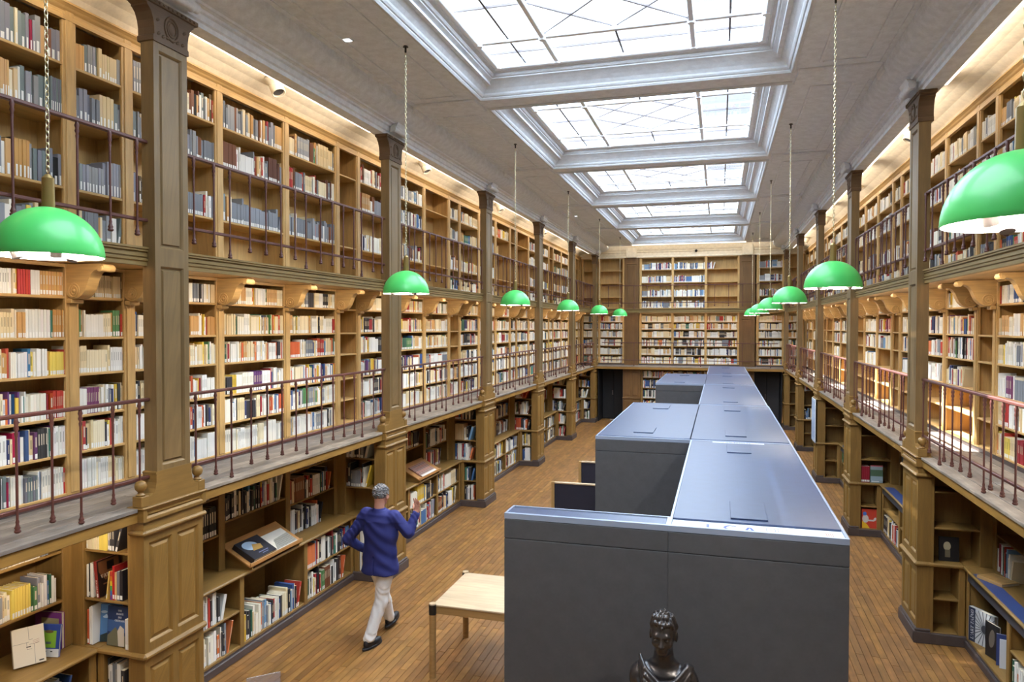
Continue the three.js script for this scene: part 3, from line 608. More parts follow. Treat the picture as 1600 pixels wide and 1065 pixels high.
for (const s of [-1, 1]) for (let k = -1; k < 5; k++) {
  if (s > 0 && k === -1) continue;
  const base = [s * US, 0, s < 0 ? pz(k) : pz(k + 1)], sd = sideName(s), where = s < 0 ? (k === -1 ? 'left of the first pillar' : `after the ${ord(k)} pillar`) : (k === 0 ? 'right of the first pillar' : `beyond the ${ord(k - 1)} pillar`);
  const cn = (lev) => COLS.map((_, c) => {
    if (s < 0) return k === -1 ? `${lev} left column at the picture edge` : c === 0 ? `${lev} left narrow column behind ${ord(k)} pillar` : `${lev} left column ${c} after ${ord(k)} pillar`;
    return c === 0 ? `${lev} right narrow column behind ${ord(k)} pillar` : k === 0 ? `${lev} right column ${4 - c} nearest picture edge` : `${lev} right column ${4 - c} beyond ${ord(k - 1)} pillar`; });
  const last = (s < 0 && k === 4) || (s > 0 && k === 0);
  const cols = last ? [...COLS] : COLS;
  const fu = s < 0 ? LUP[k] : RUP(k), fm = s < 0 ? LMID[k] : RMID[k];
  unit(base, turnOf(s), `honey oak bookcase on the upper ${sd} gallery ${where}`, { cols, noEnd: !last, rows: rowsUp, y0: 4.19, top: 6.18, inTop: 6.07, m: M.honey, mb: M.honeyBack, cornice: true, fill: fu, colNames: cn('upper'), fromRight: k === -1, group: 'gallery bookcases' });
  unit(base, turnOf(s), `honey oak bookcase with scrolled brackets on the lower ${sd} gallery ${where}`, { cols, noEnd: !last, rows: rowsMid, y0: 2.15, top: 4.06, inTop: 4.03, m: M.honey, mb: M.honeyBack, head: .03, kick: 2.094, brackets: true, fill: fm, colNames: cn('middle'), fromRight: k === -1, group: 'gallery bookcases' });
}
// corner columns behind the last pillars
for (const s of [-1, 1]) for (const lev of [0, 1]) {
  const base = [s * US, 0, s < 0 ? pz(5) : ZE], cols = s < 0 ? [[-.3, .3], [.3, .66]] : [[.06, .41], [.41, 1.01]];
  unit(base, turnOf(s), `corner bookcase at the far ${sideName(s)} end of the ${lev ? 'upper' : 'lower'} gallery`, lev ? { cols, rows: rowsUp, y0: 4.19, top: 6.18, inTop: 6.07, m: M.honey, mb: M.honeyBack, cornice: true } : { cols, rows: rowsMid, y0: 2.15, top: 4.06, inTop: 4.03, m: M.honey, mb: M.honeyBack, head: .03, kick: 2.094, fill: [X6, X6], colNames: ['far corner column', 'far corner column'] });
}
// ---- end wall bookcases and panelled piers
{
  const eu = [4.24, 4.655, 5.18, 5.66], em = [2.17, 2.49, 2.82, 3.14, 3.437, 3.717];
  const B4 = full('blueish', 4), P6 = ['cream', 'mixed', 'pale', 'mixed', 'pale', 'mixed'].map(q => [q]), rowsE = ['cream', 'cream', 'cream', 'mixed', 'pale', 'mixed'].map(q => [q]);
  const two = (cols, fu, fm, name) => {
    unit([0, 0, ZE], 0, `bookcase on the upper gallery of the far end wall, ${name}`, { cols, rows: eu, y0: 4.19, top: 6.14, inTop: 6.09, m: M.honey, mb: M.honeyBack, head: .05, fill: fu, colNames: cols.map(() => `far end wall ${name}`), hw: .045, group: 'end wall bookcases' });
    unit([0, 0, ZE], 0, `bookcase on the lower gallery of the far end wall, ${name}`, { cols, rows: em, y0: 2.15, top: 4.06, inTop: 4.03, m: M.honey, mb: M.honeyBack, head: .03, kick: 2.094, fill: fm, colNames: cols.map(() => `far end wall ${name}`), hw: .045, group: 'end wall bookcases' });
  };
  two([[-3.95, -3.3], [-3.3, -2.37]], [0, 0], [P6, P6], 'left of the panelled piers');
  two([[-1.74, -.56], [-.56, .63], [.63, 1.78]], [B4, B4, [['blueish', .22], 0, 0, 0]], [rowsE, rowsE, rowsE], 'between the panelled piers');
  two([[2.43, 3.3], [3.3, 3.95]], [[['blueish'], ['blueish'], ['blueish'], ['blueish']], 0], [P6, P6], 'right of the panelled piers');
  for (const s of [-1, 1]) {
    const x = s * 2.075, p = thing('panelled_pier', `oak panelled pier on the far end wall, ${sideName(s)} of its middle bookcases`, 'pier', [x, 0, ZE], 0, 'end wall piers');
    for (const [y0, y1, n] of [[2.094, 4.06, 1], [4.19, 6.14, 1]]) {
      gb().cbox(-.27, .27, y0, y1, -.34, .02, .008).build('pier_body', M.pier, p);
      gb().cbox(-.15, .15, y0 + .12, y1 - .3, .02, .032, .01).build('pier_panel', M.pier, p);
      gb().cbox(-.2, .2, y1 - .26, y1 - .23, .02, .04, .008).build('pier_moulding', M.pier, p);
    }
    const q = thing('panelled_pier', `oak panelled pier at floor level beside the far ${sideName(s)} doorway`, 'pier', [s * 2.0, 0, -26.62], 0, 'end wall piers');
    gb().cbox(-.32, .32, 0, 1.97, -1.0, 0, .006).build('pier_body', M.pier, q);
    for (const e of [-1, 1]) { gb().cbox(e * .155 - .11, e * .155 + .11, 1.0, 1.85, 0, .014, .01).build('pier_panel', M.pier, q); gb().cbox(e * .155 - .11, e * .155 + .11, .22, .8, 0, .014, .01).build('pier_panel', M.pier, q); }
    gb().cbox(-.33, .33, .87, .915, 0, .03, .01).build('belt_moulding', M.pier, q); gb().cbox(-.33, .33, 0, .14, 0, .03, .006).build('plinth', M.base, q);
  }
  unit([0, 0, -26.75], 0, 'floor level bookcase in the middle of the far end wall', { cols: [[-1.64, -.55], [-.55, .55], [.55, 1.64]], rows: [.13, .51, .9, 1.28, 1.66], y0: 0, top: 1.97, inTop: 1.95, m: M.lowWood, mb: M.lowBack, head: .03, fill: [full('art', 5), full('art', 5), full('art', 5)].map(a => (a[0] = ['mixed'], a)), colNames: ['far end floor bookcase', 'far end floor bookcase', 'far end floor bookcase'], hw: .045 });
  // doorways
  for (const s of [-1, 1]) {
    const d = structure(s < 0 ? 'door_1' : 'door_2', s < 0 ? 'black double door in the dark recess at the far left' : 'dark grey door with a steel handle at the far right', [s * 2.77, 0, -27.5]);
    gb().box(-.45, .45, 0, 1.98, -.06, -.0).build('door_frame', M.black, d);
    for (const e of [-1, 1]) { const lf = gb().cbox(e * .22 - .21, e * .22 + .21, .02, 1.94, 0, .04, .006).build('door_leaf', s < 0 ? M.black : M.door, d); }
    gb().cbox(-.06, -.02, .92, 1.1, .04, .07, .006).build('door_handle', M.head, d);
    gb().box(-.46, -.44, 0, 1.98, 0, .9).box(.44, .46, 0, 1.98, 0, .9).box(-.46, .46, 1.96, 1.98, 0, .9).build('recess_lining', M.black, d);
    if (s < 0) gb().cbox(-.1, .42, 0, .02, .3, .36, .005).build('door_sill', M.whiteMetal, d);
  }
}
// ---- floor level: low bookcases with counter, shelves above it, side cases on the pillars
const LOWFILL = { L: { '-1': 1, 0: 1, 1: 1, 2: 1, 3: 1, 4: 1 }, R: { 0: .7, 1: .55, 2: .45, 3: .35, 4: .3 } };
const DISPLAY = { '-1_0_2': 1, '-1_1_1': 1 };       // side_bay_column: shelf space over the counter kept free for a display board
for (const s of [-1, 1]) for (let k = -1; k < 5; k++) {
  if (s > 0 && k === -1) continue;
  const sd = sideName(s), where = s < 0 ? (k === -1 ? 'left of the first pillar' : `after the ${ord(k)} pillar`) : (k === 0 ? 'right of the first pillar' : `beyond the ${ord(k - 1)} pillar`);
  const pos = [s * UL, 0, s < 0 ? pz(k) : pz(k + 1)], b = thing('low_bookcase', `oak floor bookcase with counter along the ${sd} wall ${where}`, 'bookcase', pos, turnOf(s), 'floor bookcases');
  const F = new THREE.Matrix4().makeRotationY(turnOf(s)).setPosition(...pos), F2 = F.clone().multiply(new THREE.Matrix4().makeTranslation(0, 0, -.25));
  const X = [.37, 1.533, 2.767, 3.93], cnm = (c) => `floor ${sd} column ${s < 0 ? c + 1 : 3 - c} ${where.replace('left of the', 'by the').replace('right of the', 'by the')}`;
  gb().box(.34, 3.96, 0, .10, -.55, -.0).cbox(.34, 3.96, 0, .085, -.02, .02, .008).build('baseboard', M.base, b);
  const counter = gb().cbox(.34, 3.96, .87, .905, -.59, .04, .012).build('counter', M.lowWood, b);
  gb().box(.34, 3.96, .10, 1.97, -.60, -.585).build('back_panel', M.lowBack, b);
  for (const x of X) {
    gb().cbox(x - .035, x + .035, .10, .87, -.02, 0, .004).box(x - .012, x + .012, .10, .87, -.585, -.02).build('stile', M.lowWood, b);
    gb().cbox(x - .05, x + .05, .905, 1.97, -.27, -.25, .004).box(x - .012, x + .012, .905, 1.97, -.585, -.27).build('upright', M.lowWood, b);
  }
  gb().cbox(.34, 3.96, 1.93, 1.972, -.275, -.245, .004).build('head_rail', M.lowWood, b);
  for (let c = 0; c < 3; c++) {
    const a = X[c] + .012, e = X[c + 1] - .012, disp = s < 0 && ((k === 0 && c === 1) || (k === 1 && c === 1)), i = (row) => ({ where: cnm(c), row, fromRight: k === -1 });
    const p = s < 0 ? 1 : LOWFILL.R[k];
    gb().cbox(a, e, .10, .13, -.585, -.005, .004).build('shelf', M.lowWood, b);
    const oneRow = (s < 0 && k === 0 && c === 1) || (s > 0 && k === 0 && c === 0);
    if (rnd() < p && !(s > 0 && k === 0 && c === 0)) bookRow(F, a + .02, e - .02, .13, .36, 'art', i(4), rr(.8, 1));
    if (!oneRow) { gb().cbox(a, e, .488, .51, -.585, -.008, .004).build('shelf', M.lowWood, b); if (rnd() < p) bookRow(F, a + .02, e - .02, .51, .34, 'art', i(3), rr(.75, 1)); }
    const y1 = disp ? 1.42 : 1.305;
    gb().cbox(a, e, y1 - .022, y1, -.585, -.258, .004).build('shelf', M.lowWood, b);
    if (s < 0 || rnd() < p) bookRow(F2, a + .02, e - .02, y1, .36, k === -1 ? 'mixed' : 'art', i(disp ? 0 : 1), rr(.8, 1));
    if (!disp) { gb().cbox(a, e, 1.69, 1.712, -.585, -.258, .004).build('shelf', M.lowWood, b); if (s < 0 || rnd() < p * .6) bookRow(F2, a + .02, e - .02, 1.712, .24, k === -1 ? 'cream' : 'mixed', i(0), rr(.85, 1));
      if (!(s < 0 && k === -1 && c === 2) && (s < 0 || rnd() < p * .5)) bookRow(F2, a + .02, e - .02, .905, .36, 'art', i(2), s < 0 ? rr(.7, 1) : rr(.2, .5)); }
  }
  if (s > 0) {                                      // printed blue strip along the counter on the right
    const st = gb().box(.6, 3.7, .905, .9065, -.13, .015).build('printed_strip', mat({ color: S(58, 76, 130), roughness: .4 }), counter); st.userData.label = 'blue printed strip along the counter';
    gb().cbox(.4, 3.9, .76, .868, -.018, .004, .004).build('drawer_front', mat({ color: S(64, 66, 74), roughness: .5 }), b);
  }
}
for (const s of [-1, 1]) for (let k = 0; k <= 5; k++) {
  const n = s < 0 ? k : k - 1, lab = k === 0 && s > 0 ? null : `narrow oak side bookcase facing the viewer, on the ${k === 5 ? 'far ' + sideName(s) + ' corner' : ord(n) + ' ' + sideName(s)} pillar`;
  if (!lab) continue;
  const pos = [0, 0, pz(k) + .335], b = thing('side_bookcase', lab, 'bookcase', pos, 0, 'side bookcases'), F = new THREE.Matrix4().setPosition(...pos);
  const U = (a, c) => [Math.min(s * a, s * c), Math.max(s * a, s * c)], bx = (a, c, y0, y1, z0, z1, name, m, ch = .004) => gb().cbox(...U(a, c), y0, y1, z0, z1, ch).build(name, m, b);
  bx(3.42, 4.36, 0, 1.975, -.67, -.30, 'core', M.lowWood);
  bx(3.415, 3.45, .1, 1.975, -.30, 0, 'stile', M.lowWood); bx(3.90, 4.03, .905, 1.975, -.30, 0, 'stile', M.lowWood); bx(3.70, 3.765, .1, .87, -.30, 0, 'stile', M.lowWood);
  bx(3.42, 3.79, 0, .1, -.30, .005, 'base', M.base); bx(3.25, 3.785, 0, .12, -.02, .03, 'baseboard', M.base, .008);
  bx(3.30, 3.75, .87, .91, -.30, .03, 'counter', M.lowWood, .012); bx(3.75, 4.02, .87, .905, -.30, -.0, 'counter', M.lowWood);
  const rows = [[.13, 3.45, 3.70, .36], [.51, 3.45, 3.70, .34], [.91, 3.45, 3.90, .36], [1.305, 3.45, 3.90, .36], [1.71, 3.45, 3.90, .24]];
  rows.forEach(([y, a, c, cl], r) => {
    if (r !== 2) bx(a, c, y - .02, y, -.30, -.008, 'shelf', M.lowWood);
    const [x0, x1] = U(a, c), p = s < 0 ? .96 : .42;
    const style = r === 4 && k === 0 ? 'cream' : 'art', info = { where: `floor side case on ${ord(n)} ${sideName(s)} pillar`, row: 4 - r };
    if (s < 0 && k === 0 && (r === 3 || r === 2)) return;           // the books of these two shelves are built one by one below
    if (s > 0 && k <= 2 && SPECIAL_RIGHT(k, r)) return;
    if (rnd() < p) bookRow(F, x0 + .006, x1 - .006, y, cl, style, info, rr(.7, 1));
  });
}
function SPECIAL_RIGHT(k, r) { return k === 1 ? r !== 3 : k === 2; }

// ================================================================ lamps and lights
for (const s of [-1, 1]) for (let k = -1; k < 5; k++) {
  const zc = (pz(k) + pz(k + 1)) / 2, turn = turnOf(s), sd = sideName(s);
  if (!(s > 0 && k === -1)) {
    lightStrip(s * 3.52, 6.235, zc, BAY - .55, turn, [0, .12, -1], LEVEL.soffit, WARM, `warm light strip behind the ${sd} cornice, bay ${ord(k + 1)}`);
    lightStrip(s * 3.425, 4.076, zc, BAY - .5, turn, [0, -.4, -1], LEVEL.shelf, WARM, `warm light strip under the upper ${sd} gallery, bay ${ord(k + 1)}`);
  }
}
lightStrip(-3.44, 1.985, (pz(-1) + pz(0)) / 2, BAY - .8, turnOf(-1), [0, -.6, -1], LEVEL.lowShelf, WARM2, 'warm light strip under the lower left gallery before the first pillar');
lightStrip(0, 6.546, -26.72, 6.2, 0, [0, -.5, -1], LEVEL.soffit * .45, WARM, 'warm light strip over the upper gallery of the far end wall');
lightStrip(0, 4.076, -26.53, 6.1, 0, [0, -.4, -1], LEVEL.shelf * .6, WARM2, 'warm light strip under the upper gallery of the far end wall');

const linkGeo = new THREE.TorusGeometry(.0115, .0028, 5, 10); linkGeo.scale(.8, 1.55, 1);
function chainGeo(y0, y1) { const g = gb(); for (let y = y0, k = 0; y < y1; y += .029, k++) g.geom(linkGeo, XF(0, y, 0, 0, k % 2 ? Math.PI / 2 : 0)); return g.geometry(); }
const chainShared = chainGeo(4.34, CEIL - .04);
const domeOut = [], domeIn = []; for (let t = 0; t <= 20; t++) { const a = t / 20 * Math.PI / 2; domeOut.push(new THREE.Vector2(.25 * Math.cos(a) + .0001, .25 * Math.sin(a))); domeIn.push(new THREE.Vector2(.246 * Math.cos(a) + .0001, .246 * Math.sin(a))); }
const domeGeo = new THREE.LatheGeometry([new THREE.Vector2(.246, 0), ...domeOut], 56), liningGeo = new THREE.LatheGeometry(domeIn.slice().reverse(), 56);
const bulbMat = mat({ color: S(255, 250, 240), emissive: new THREE.Color(1, .95, .86), emissiveIntensity: 14 });
function lamp(s, k) {
  const z = (pz(k) + pz(k + 1)) / 2, n = s < 0 ? k + 1 : k + 1, y = 3.90;
  const l = thing('pendant_lamp', `green dome pendant lamp on a chain, ${ord(n)} of the ${sideName(s)} row from the viewer`, 'lamp', [s * 2.13, 0, z], 0, 'green pendant lamps');
  const sh = put('lamp_shade', domeGeo, M.green, l); sh.position.y = y;
  put('shade_lining', liningGeo, M.lining, sh);
  gb().geom(new THREE.CylinderGeometry(.028, .03, .15, 20), XF(0, y + .32, 0)).geom(new THREE.CylinderGeometry(.012, .028, .02, 16), XF(0, y + .405, 0)).build('neck', M.brass, l);
  put('chain', chainShared, M.chain, l);
  gb().geom(new THREE.CylinderGeometry(.011, .011, .07, 10), XF(0, CEIL - .035, 0)).geom(new THREE.CylinderGeometry(.022, .03, .012, 14), XF(0, CEIL - .006, 0)).build('ceiling_hook', M.blackPlastic, l);
  for (let q = 0; q < 3; q++) { const a = .5 + q * 2.094, x = .15 * Math.cos(a), zz = .15 * Math.sin(a); gb().geom(new THREE.CylinderGeometry(.026, .026, .085, 14), XF(x, y + .03, zz, .35 * Math.sin(a), 0, -.35 * Math.cos(a))).build('spot_head', M.head, l); }
  gb().geom(new THREE.SphereGeometry(.035, 14, 10), XF(0, y + .13, 0)).build('bulb', bulbMat, l);
  const pl = new THREE.PointLight(new THREE.Color(1, .93, .82), LEVEL.lamp, 0, 2); pl.position.set(0, y + .13, 0); pl.castShadow = true; pl.shadow.radius = 1.6; l.add(pl);
  return l;
}
for (const s of [-1, 1]) for (let k = -1; k < 5; k++) lamp(s, k);
// ceiling spots over the upper gallery: cream cans on a stepped rose
for (const s of [-1, 1]) for (let k = s < 0 ? -1 : 0; k < 5; k++) {
  const z = (pz(k) + pz(k + 1)) / 2, n = s < 0 ? k + 1 : k;
  const c = thing('spotlight', `cream ceiling spotlight over the upper ${sideName(s)} gallery, ${ord(n)} from the viewer`, 'spotlight', [s * 3.74, 6.355, z], 0, 'ceiling spotlights');
  gb().geom(new THREE.LatheGeometry([[.0, 0], [.13, 0], [.13, -.02], [.105, -.035], [.10, -.055], [.078, -.07], [.07, -.08], [0, -.08]].map(q => new THREE.Vector2(...q)).reverse(), 28)).build('ceiling_rose', M.cream, c);
  const tilt = new THREE.Matrix4().makeRotationFromEuler(new THREE.Euler(-.12, 0, -s * .5)).setPosition(0, -.075, 0);
  gb().geom(new THREE.LatheGeometry([[.0, .05], [.07, .04], [.076, 0], [.076, -.10], [.068, -.10], [.064, -.07], [0, -.07]].map(q => new THREE.Vector2(...q)).reverse(), 28), tilt).build('spot_can', M.cream, c);
  gb().geom(new THREE.CylinderGeometry(.063, .063, .006, 20), tilt.clone().multiply(new THREE.Matrix4().makeTranslation(0, -.074, 0))).build('lens', mat({ color: S(96, 96, 102), roughness: .12, metalness: .3 }), c);
}
for (const [x, z, l] of [[-2.64, -6.8, 'nearest the viewer'], [-2.66, -19.3, 'near the far end']]) {
  const d = thing('downlight', `small recessed square downlight in the left ceiling, ${l}`, 'light', [x, CEIL, z]);
  gb().cbox(-.05, .05, -.01, .004, -.05, .05, .003).build('rim', M.whiteMetal, d);
  gb().box(-.035, .035, -.013, -.009, -.035, .035).build('light_lens', mat({ color: S(240, 244, 255), emissive: new THREE.Color(.9, .95, 1), emissiveIntensity: 2.5 }), d);
}

// ================================================================ grey partition boxes down the middle of the hall
function canvasTex(w, h, draw) { const c = document.createElement('canvas'); c.width = w; c.height = h; draw(c.getContext('2d'), w, h); const t = new THREE.CanvasTexture(c); t.colorSpace = THREE.SRGBColorSpace; return t; }
const podNames = ['thin grey partition panel nearest the viewer, behind the bust, left half', 'long grey partition box with blue top nearest the viewer', 'wide grey partition box with blue top, second from the viewer', 'long narrow grey partition box, third from the viewer', 'wide grey partition box, fourth from the viewer', 'narrow grey partition box nearest the far end wall'];
const printTex = canvasTex(1024, 160, (c, w, h) => {
  c.fillStyle = '#dfe6f2'; c.fillRect(0, 0, w, h); c.fillStyle = '#2440b0'; c.strokeStyle = '#2440b0'; c.lineWidth = 6; c.font = 'bold 120px sans-serif';
  c.fillText('L', 205, 128); c.save(); c.translate(365, 60); c.rotate(.5); c.fillText('C', -40, 60); c.restore(); c.fillText('A', 440, 140);
  c.lineWidth = 3; for (const x of [580, 650]) { c.strokeRect(x, 40, 52, 60); c.beginPath(); c.moveTo(x + 4, 44); c.lineTo(x + 48, 96); c.moveTo(x + 48, 44); c.lineTo(x + 4, 96); c.stroke(); }
  c.fillStyle = '#f2ecd0'; c.fillRect(70, 40, 40, 90); c.fillStyle = '#9c5a4a'; for (let k = 0; k < 4; k++) c.fillRect(925 + k * 12, 50, 5, 90);
  c.fillStyle = '#ffffff'; c.fillRect(330, 128, 140, 22); c.fillRect(600, 136, 200, 16);
});
const printTex2 = canvasTex(1024, 96, (c, w, h) => { c.fillStyle = '#c6d2ea'; c.fillRect(0, 0, w, h); c.save(); c.translate(760, 14); c.rotate(Math.PI); c.fillStyle = '#2238b0'; c.font = 'bold 88px sans-serif'; c.fillText('TCOOOL ND C', 0, 0); c.restore(); c.fillStyle = '#f4f6fa'; c.fillRect(780, 60, 160, 24); });
function flatPrint(x0, x1, y, z0, z1, tex, name, parent, rough = .4) { const g = gb(); g.quad([x0, y, z1], [x1, y, z1], [x1, y, z0], [x0, y, z0], [[0, 0], [1, 0], [1, 1], [0, 1]]); g.box(x0, x1, y - .01, y - .0005, z0, z1); return g.build(name, mat({ map: tex, roughness: rough }), parent); }
PODS.forEach(([x0, x1, z0, z1], n) => {
  const H = 2.25, p = thing('partition_box', podNames[n], 'partition', [(x0 + x1) / 2, 0, z1], 0, 'grey partition boxes'), w = (x1 - x0) / 2 - .0005, D = z0 - z1 + .004;
  gb().cbox(-w, w, 0, H - .04, D, -.002, .004).build('box_body', M.pod, p);
  // front face: upper rail with a fine joint, centre seam on wide fronts
  const wide = x1 - x0 > 1.5;
  const cuts = wide ? [[-w, -w + 1.083], [-w + 1.085, w]] : [[-w, w]];
  for (const [a, b] of cuts) { gb().cbox(a, b, H - .175, H - .045, -.002, .012, .002).build('front_rail', M.pod, p); gb().cbox(a, b, .02, H - .18, -.002, .012, .002).build('front_panel', M.pod, p); }
  // rim
  const r = gb(), t = .016; r.box(-w, w, H - .04, H - .002, -t, .012).box(-w, w, H - .04, H - .002, D, D + t).box(-w, -w + t, H - .04, H - .002, D + t, -t).box(w - t, w, H - .04, H - .002, D + t, -t); r.build('top_rim', M.podEdge, p);
  const lip = n === 1 ? .19 : n === 0 ? 0 : .07;
  if (lip) flatPrint(-w + t, w - t, H - .018, -t - lip, -t, n === 1 ? printTex : printTex2, 'printed_lip', p);
  const halves = wide ? [[-w + t, -w + 1.09], [-w + 1.1, w - t]] : [[-w + t, w - t]];
  for (const [a, b] of halves) {
    gb().cbox(a, b, H - .03, H - .004, D + t + .03, -t - lip, .003).build('top_panel', M.podTop, p);
    if (n > 0) for (const f of (n === 1 ? [.14, .86] : [.16, .84])) { const zc = D * f, xc = (a + b) / 2 - .03; gb().cbox(xc - .12, xc + .12, H - .003, H + .006, zc - .24, zc + .24, .002).build('top_hatch', M.podTop, p); }
  }
  if (n === 1) flatPrint(-.3, .25, H - .0025, D + .05, D + .12, printTex2, 'printed_lip', p);
});

// ================================================================ furniture beside the boxes
{
  const t = thing('reading_table', 'pale birch table on round legs with black collars beside the grey boxes', 'table', [-.72, 0, -7.15]);
  const L = .91, D = .49;
  gb().cbox(-L, L, .725, .745, -D, D, .004).build('table_top', M.birch, t);
  gb().cbox(-L + .03, L - .03, .65, .725, D - .03, D - .008, .003).build('apron', M.birchLeg, t); gb().cbox(-L + .03, L - .03, .65, .725, -D + .008, -D + .03, .003).build('apron', M.birchLeg, t);
  gb().cbox(-L + .008, -L + .03, .65, .725, -D + .03, D - .03, .003).build('apron', M.birchLeg, t); gb().cbox(L - .03, L - .008, .65, .725, -D + .03, D - .03, .003).build('apron', M.birchLeg, t);
  for (const a of [-1, 1]) for (const b of [-1, 1]) { const g = put('leg', new THREE.CylinderGeometry(.036, .034, .65, 24), M.birchLeg, t); g.position.set(a * L, .325, b * D); gb().geom(new THREE.CylinderGeometry(.038, .038, .1, 24)).build('collar', M.blackPlastic, g).position.y = .37; gb().geom(new THREE.CylinderGeometry(.034, .036, .012, 24)).build('leg_cap', M.birch, g).position.y = .426; }
  for (const [z, x0, lab] of [[-10.55, -1.30, 'nearer the viewer'], [-12.3, -1.22, 'further from the viewer']]) {
    const c = thing('desk_carrel', `navy desk screen in a birch frame beside the grey boxes, ${lab}`, 'desk', [0, 0, z], 0, 'desk carrels');
    gb().cbox(x0 + .05, -.31, .3, 1.175, -.014, .014, .003).build('screen_panel', M.navy, c);
    gb().cbox(x0, x0 + .05, 0, 1.2, -.03, .03, .006).build('frame_post', M.birchLeg, c); gb().cbox(x0 + .05, -.30, 1.175, 1.2, -.03, .03, .005).build('frame_rail', M.birch, c);
    gb().cbox(x0 + .06, -.31, .72, .745, -.75, -.03, .005).build('desk_top', M.birch, c);
    for (const q of [x0 + .1, -.36]) gb().cbox(q - .025, q + .025, 0, .72, -.72, -.67, .005).build('leg', M.birchLeg, c);
  }
  const st = thing('stool', 'round birch topped stool half hidden behind the desk screen', 'stool', [-1.24, 0, -11.85]);
  gb().geom(new THREE.CylinderGeometry(.17, .165, .03, 28), XF(0, .865, 0)).build('seat', M.birch, st);
  for (let k = 0; k < 4; k++) { const a = k * Math.PI / 2 + .6; const g = new THREE.CylinderGeometry(.016, .016, .87, 10); gb().geom(g, XF(.14 * Math.cos(a), .43, .14 * Math.sin(a), .07 * Math.sin(a), 0, -.07 * Math.cos(a))).build('leg', M.blackPlastic, st); }
  const pb = thing('notice_board', 'pale blue printed notice panel on the third right pillar pedestal', 'sign', [3.245, 0, pz(3)], turnOf(1));
  const notice = canvasTex(256, 384, (c, w, h) => { c.fillStyle = '#c4d4ec'; c.fillRect(0, 0, w, h); c.fillStyle = '#8fa4c6'; for (let y = 24; y < 360; y += 14) c.fillRect(24, y, 150 + (y * 37) % 60, 5); });
  gb().quad([-.32, .9, .014], [.32, .9, .014], [.32, 1.87, .014], [-.32, 1.87, .014], [[0, 0], [1, 0], [1, 1], [0, 1]]).build('printed_sheet', mat({ map: notice, roughness: .5 }), pb);
  gb().cbox(-.33, .33, .89, 1.88, -.002, .013, .004).build('backing', M.whiteMetal, pb);
  const ac = thing('leaflet_stand', 'clear acrylic leaflet holder at the bottom left edge of the picture', 'stand', [-1.80, 0, -4.12], .75);
  const acryl = new THREE.MeshPhysicalMaterial({ color: S(236, 236, 244), roughness: .05, transmission: .85, thickness: 0 });
  gb().cbox(-.11, .11, .86, 1.2, -.006, .0, .002).build('back_sheet', acryl, ac); gb().cbox(-.11, .11, .86, 1.02, .05, .055, .002).build('front_sheet', acryl, ac); gb().cbox(-.11, -.105, .86, 1.1, 0, .05, .001).cbox(.105, .11, .86, 1.1, 0, .05, .001).build('side_sheet', acryl, ac);
  gb().cbox(-.1, .1, .87, 1.13, .008, .016, .002).build('leaflets', mat({ color: S(190, 186, 196), roughness: .7 }), ac);
  gb().cbox(-.13, .13, .84, .86, -.06, .08, .004).build('shelf_plate', M.blackPlastic, ac); gb().geom(new THREE.CylinderGeometry(.02, .02, .84, 16), XF(0, .42, 0)).geom(new THREE.CylinderGeometry(.15, .16, .02, 28), XF(0, .01, 0)).build('post', M.blackPlastic, ac);
}

// ================================================================ single books shown face-out, on boards, or leaning
const MADE = [];
function faceMat(tex) { return mat({ map: tex, roughness: .45 }); }
// a hardback: x is the width of the cover, y its height, z its thickness; cover faces +z, spine on -x
function hardback(label, m4, w, h, t, color, tex, o = {}) {
  const b = new THREE.Group(); b.name = numbered('book'); scene.add(b); m4.decompose(b.position, b.quaternion, b.scale); tag(b, label, 'book', o.group ?? 'books shown singly'); MADE.push(b);
  const cm = mat({ color, roughness: .5 });
  gb().cbox(0, w, 0, h, t - .003, t, .001).cbox(0, w, 0, h, 0, .003, .001).cbox(-.003, .0, 0, h, 0, t, .001).build('cover', cm, b);
  gb().box(0, w - .005, .004, h - .004, .003, t - .003).build('page_block', pageMat, b);
  if (tex) gb().quad([.001, .001, t + .0006], [w - .001, .001, t + .0006], [w - .001, h - .001, t + .0006], [.001, h - .001, t + .0006], [[0, 0], [1, 0], [1, 1], [0, 1]]).build('cover_print', faceMat(tex), b);
  if (o.spine) gb().quad([-.0036, .001, .001], [-.0036, .001, t - .001], [-.0036, h - .001, t - .001], [-.0036, h - .001, .001], [[0, 0], [1, 0], [1, 1], [0, 1]]).build('spine_print', faceMat(o.spine), b);
  return b;
}
const vText = (txt, bg, fg, w = 64, h = 512, size = 46) => canvasTex(w, h, (c) => { c.fillStyle = bg; c.fillRect(0, 0, w, h); c.save(); c.translate(w / 2, h * .93); c.rotate(-Math.PI / 2); c.fillStyle = fg; c.font = `bold ${size}px serif`; c.textBaseline = 'middle'; c.fillText(txt, 0, 0); c.restore(); c.fillStyle = '#eee'; c.fillRect(w * .2, h - 60, w * .6, 50); });
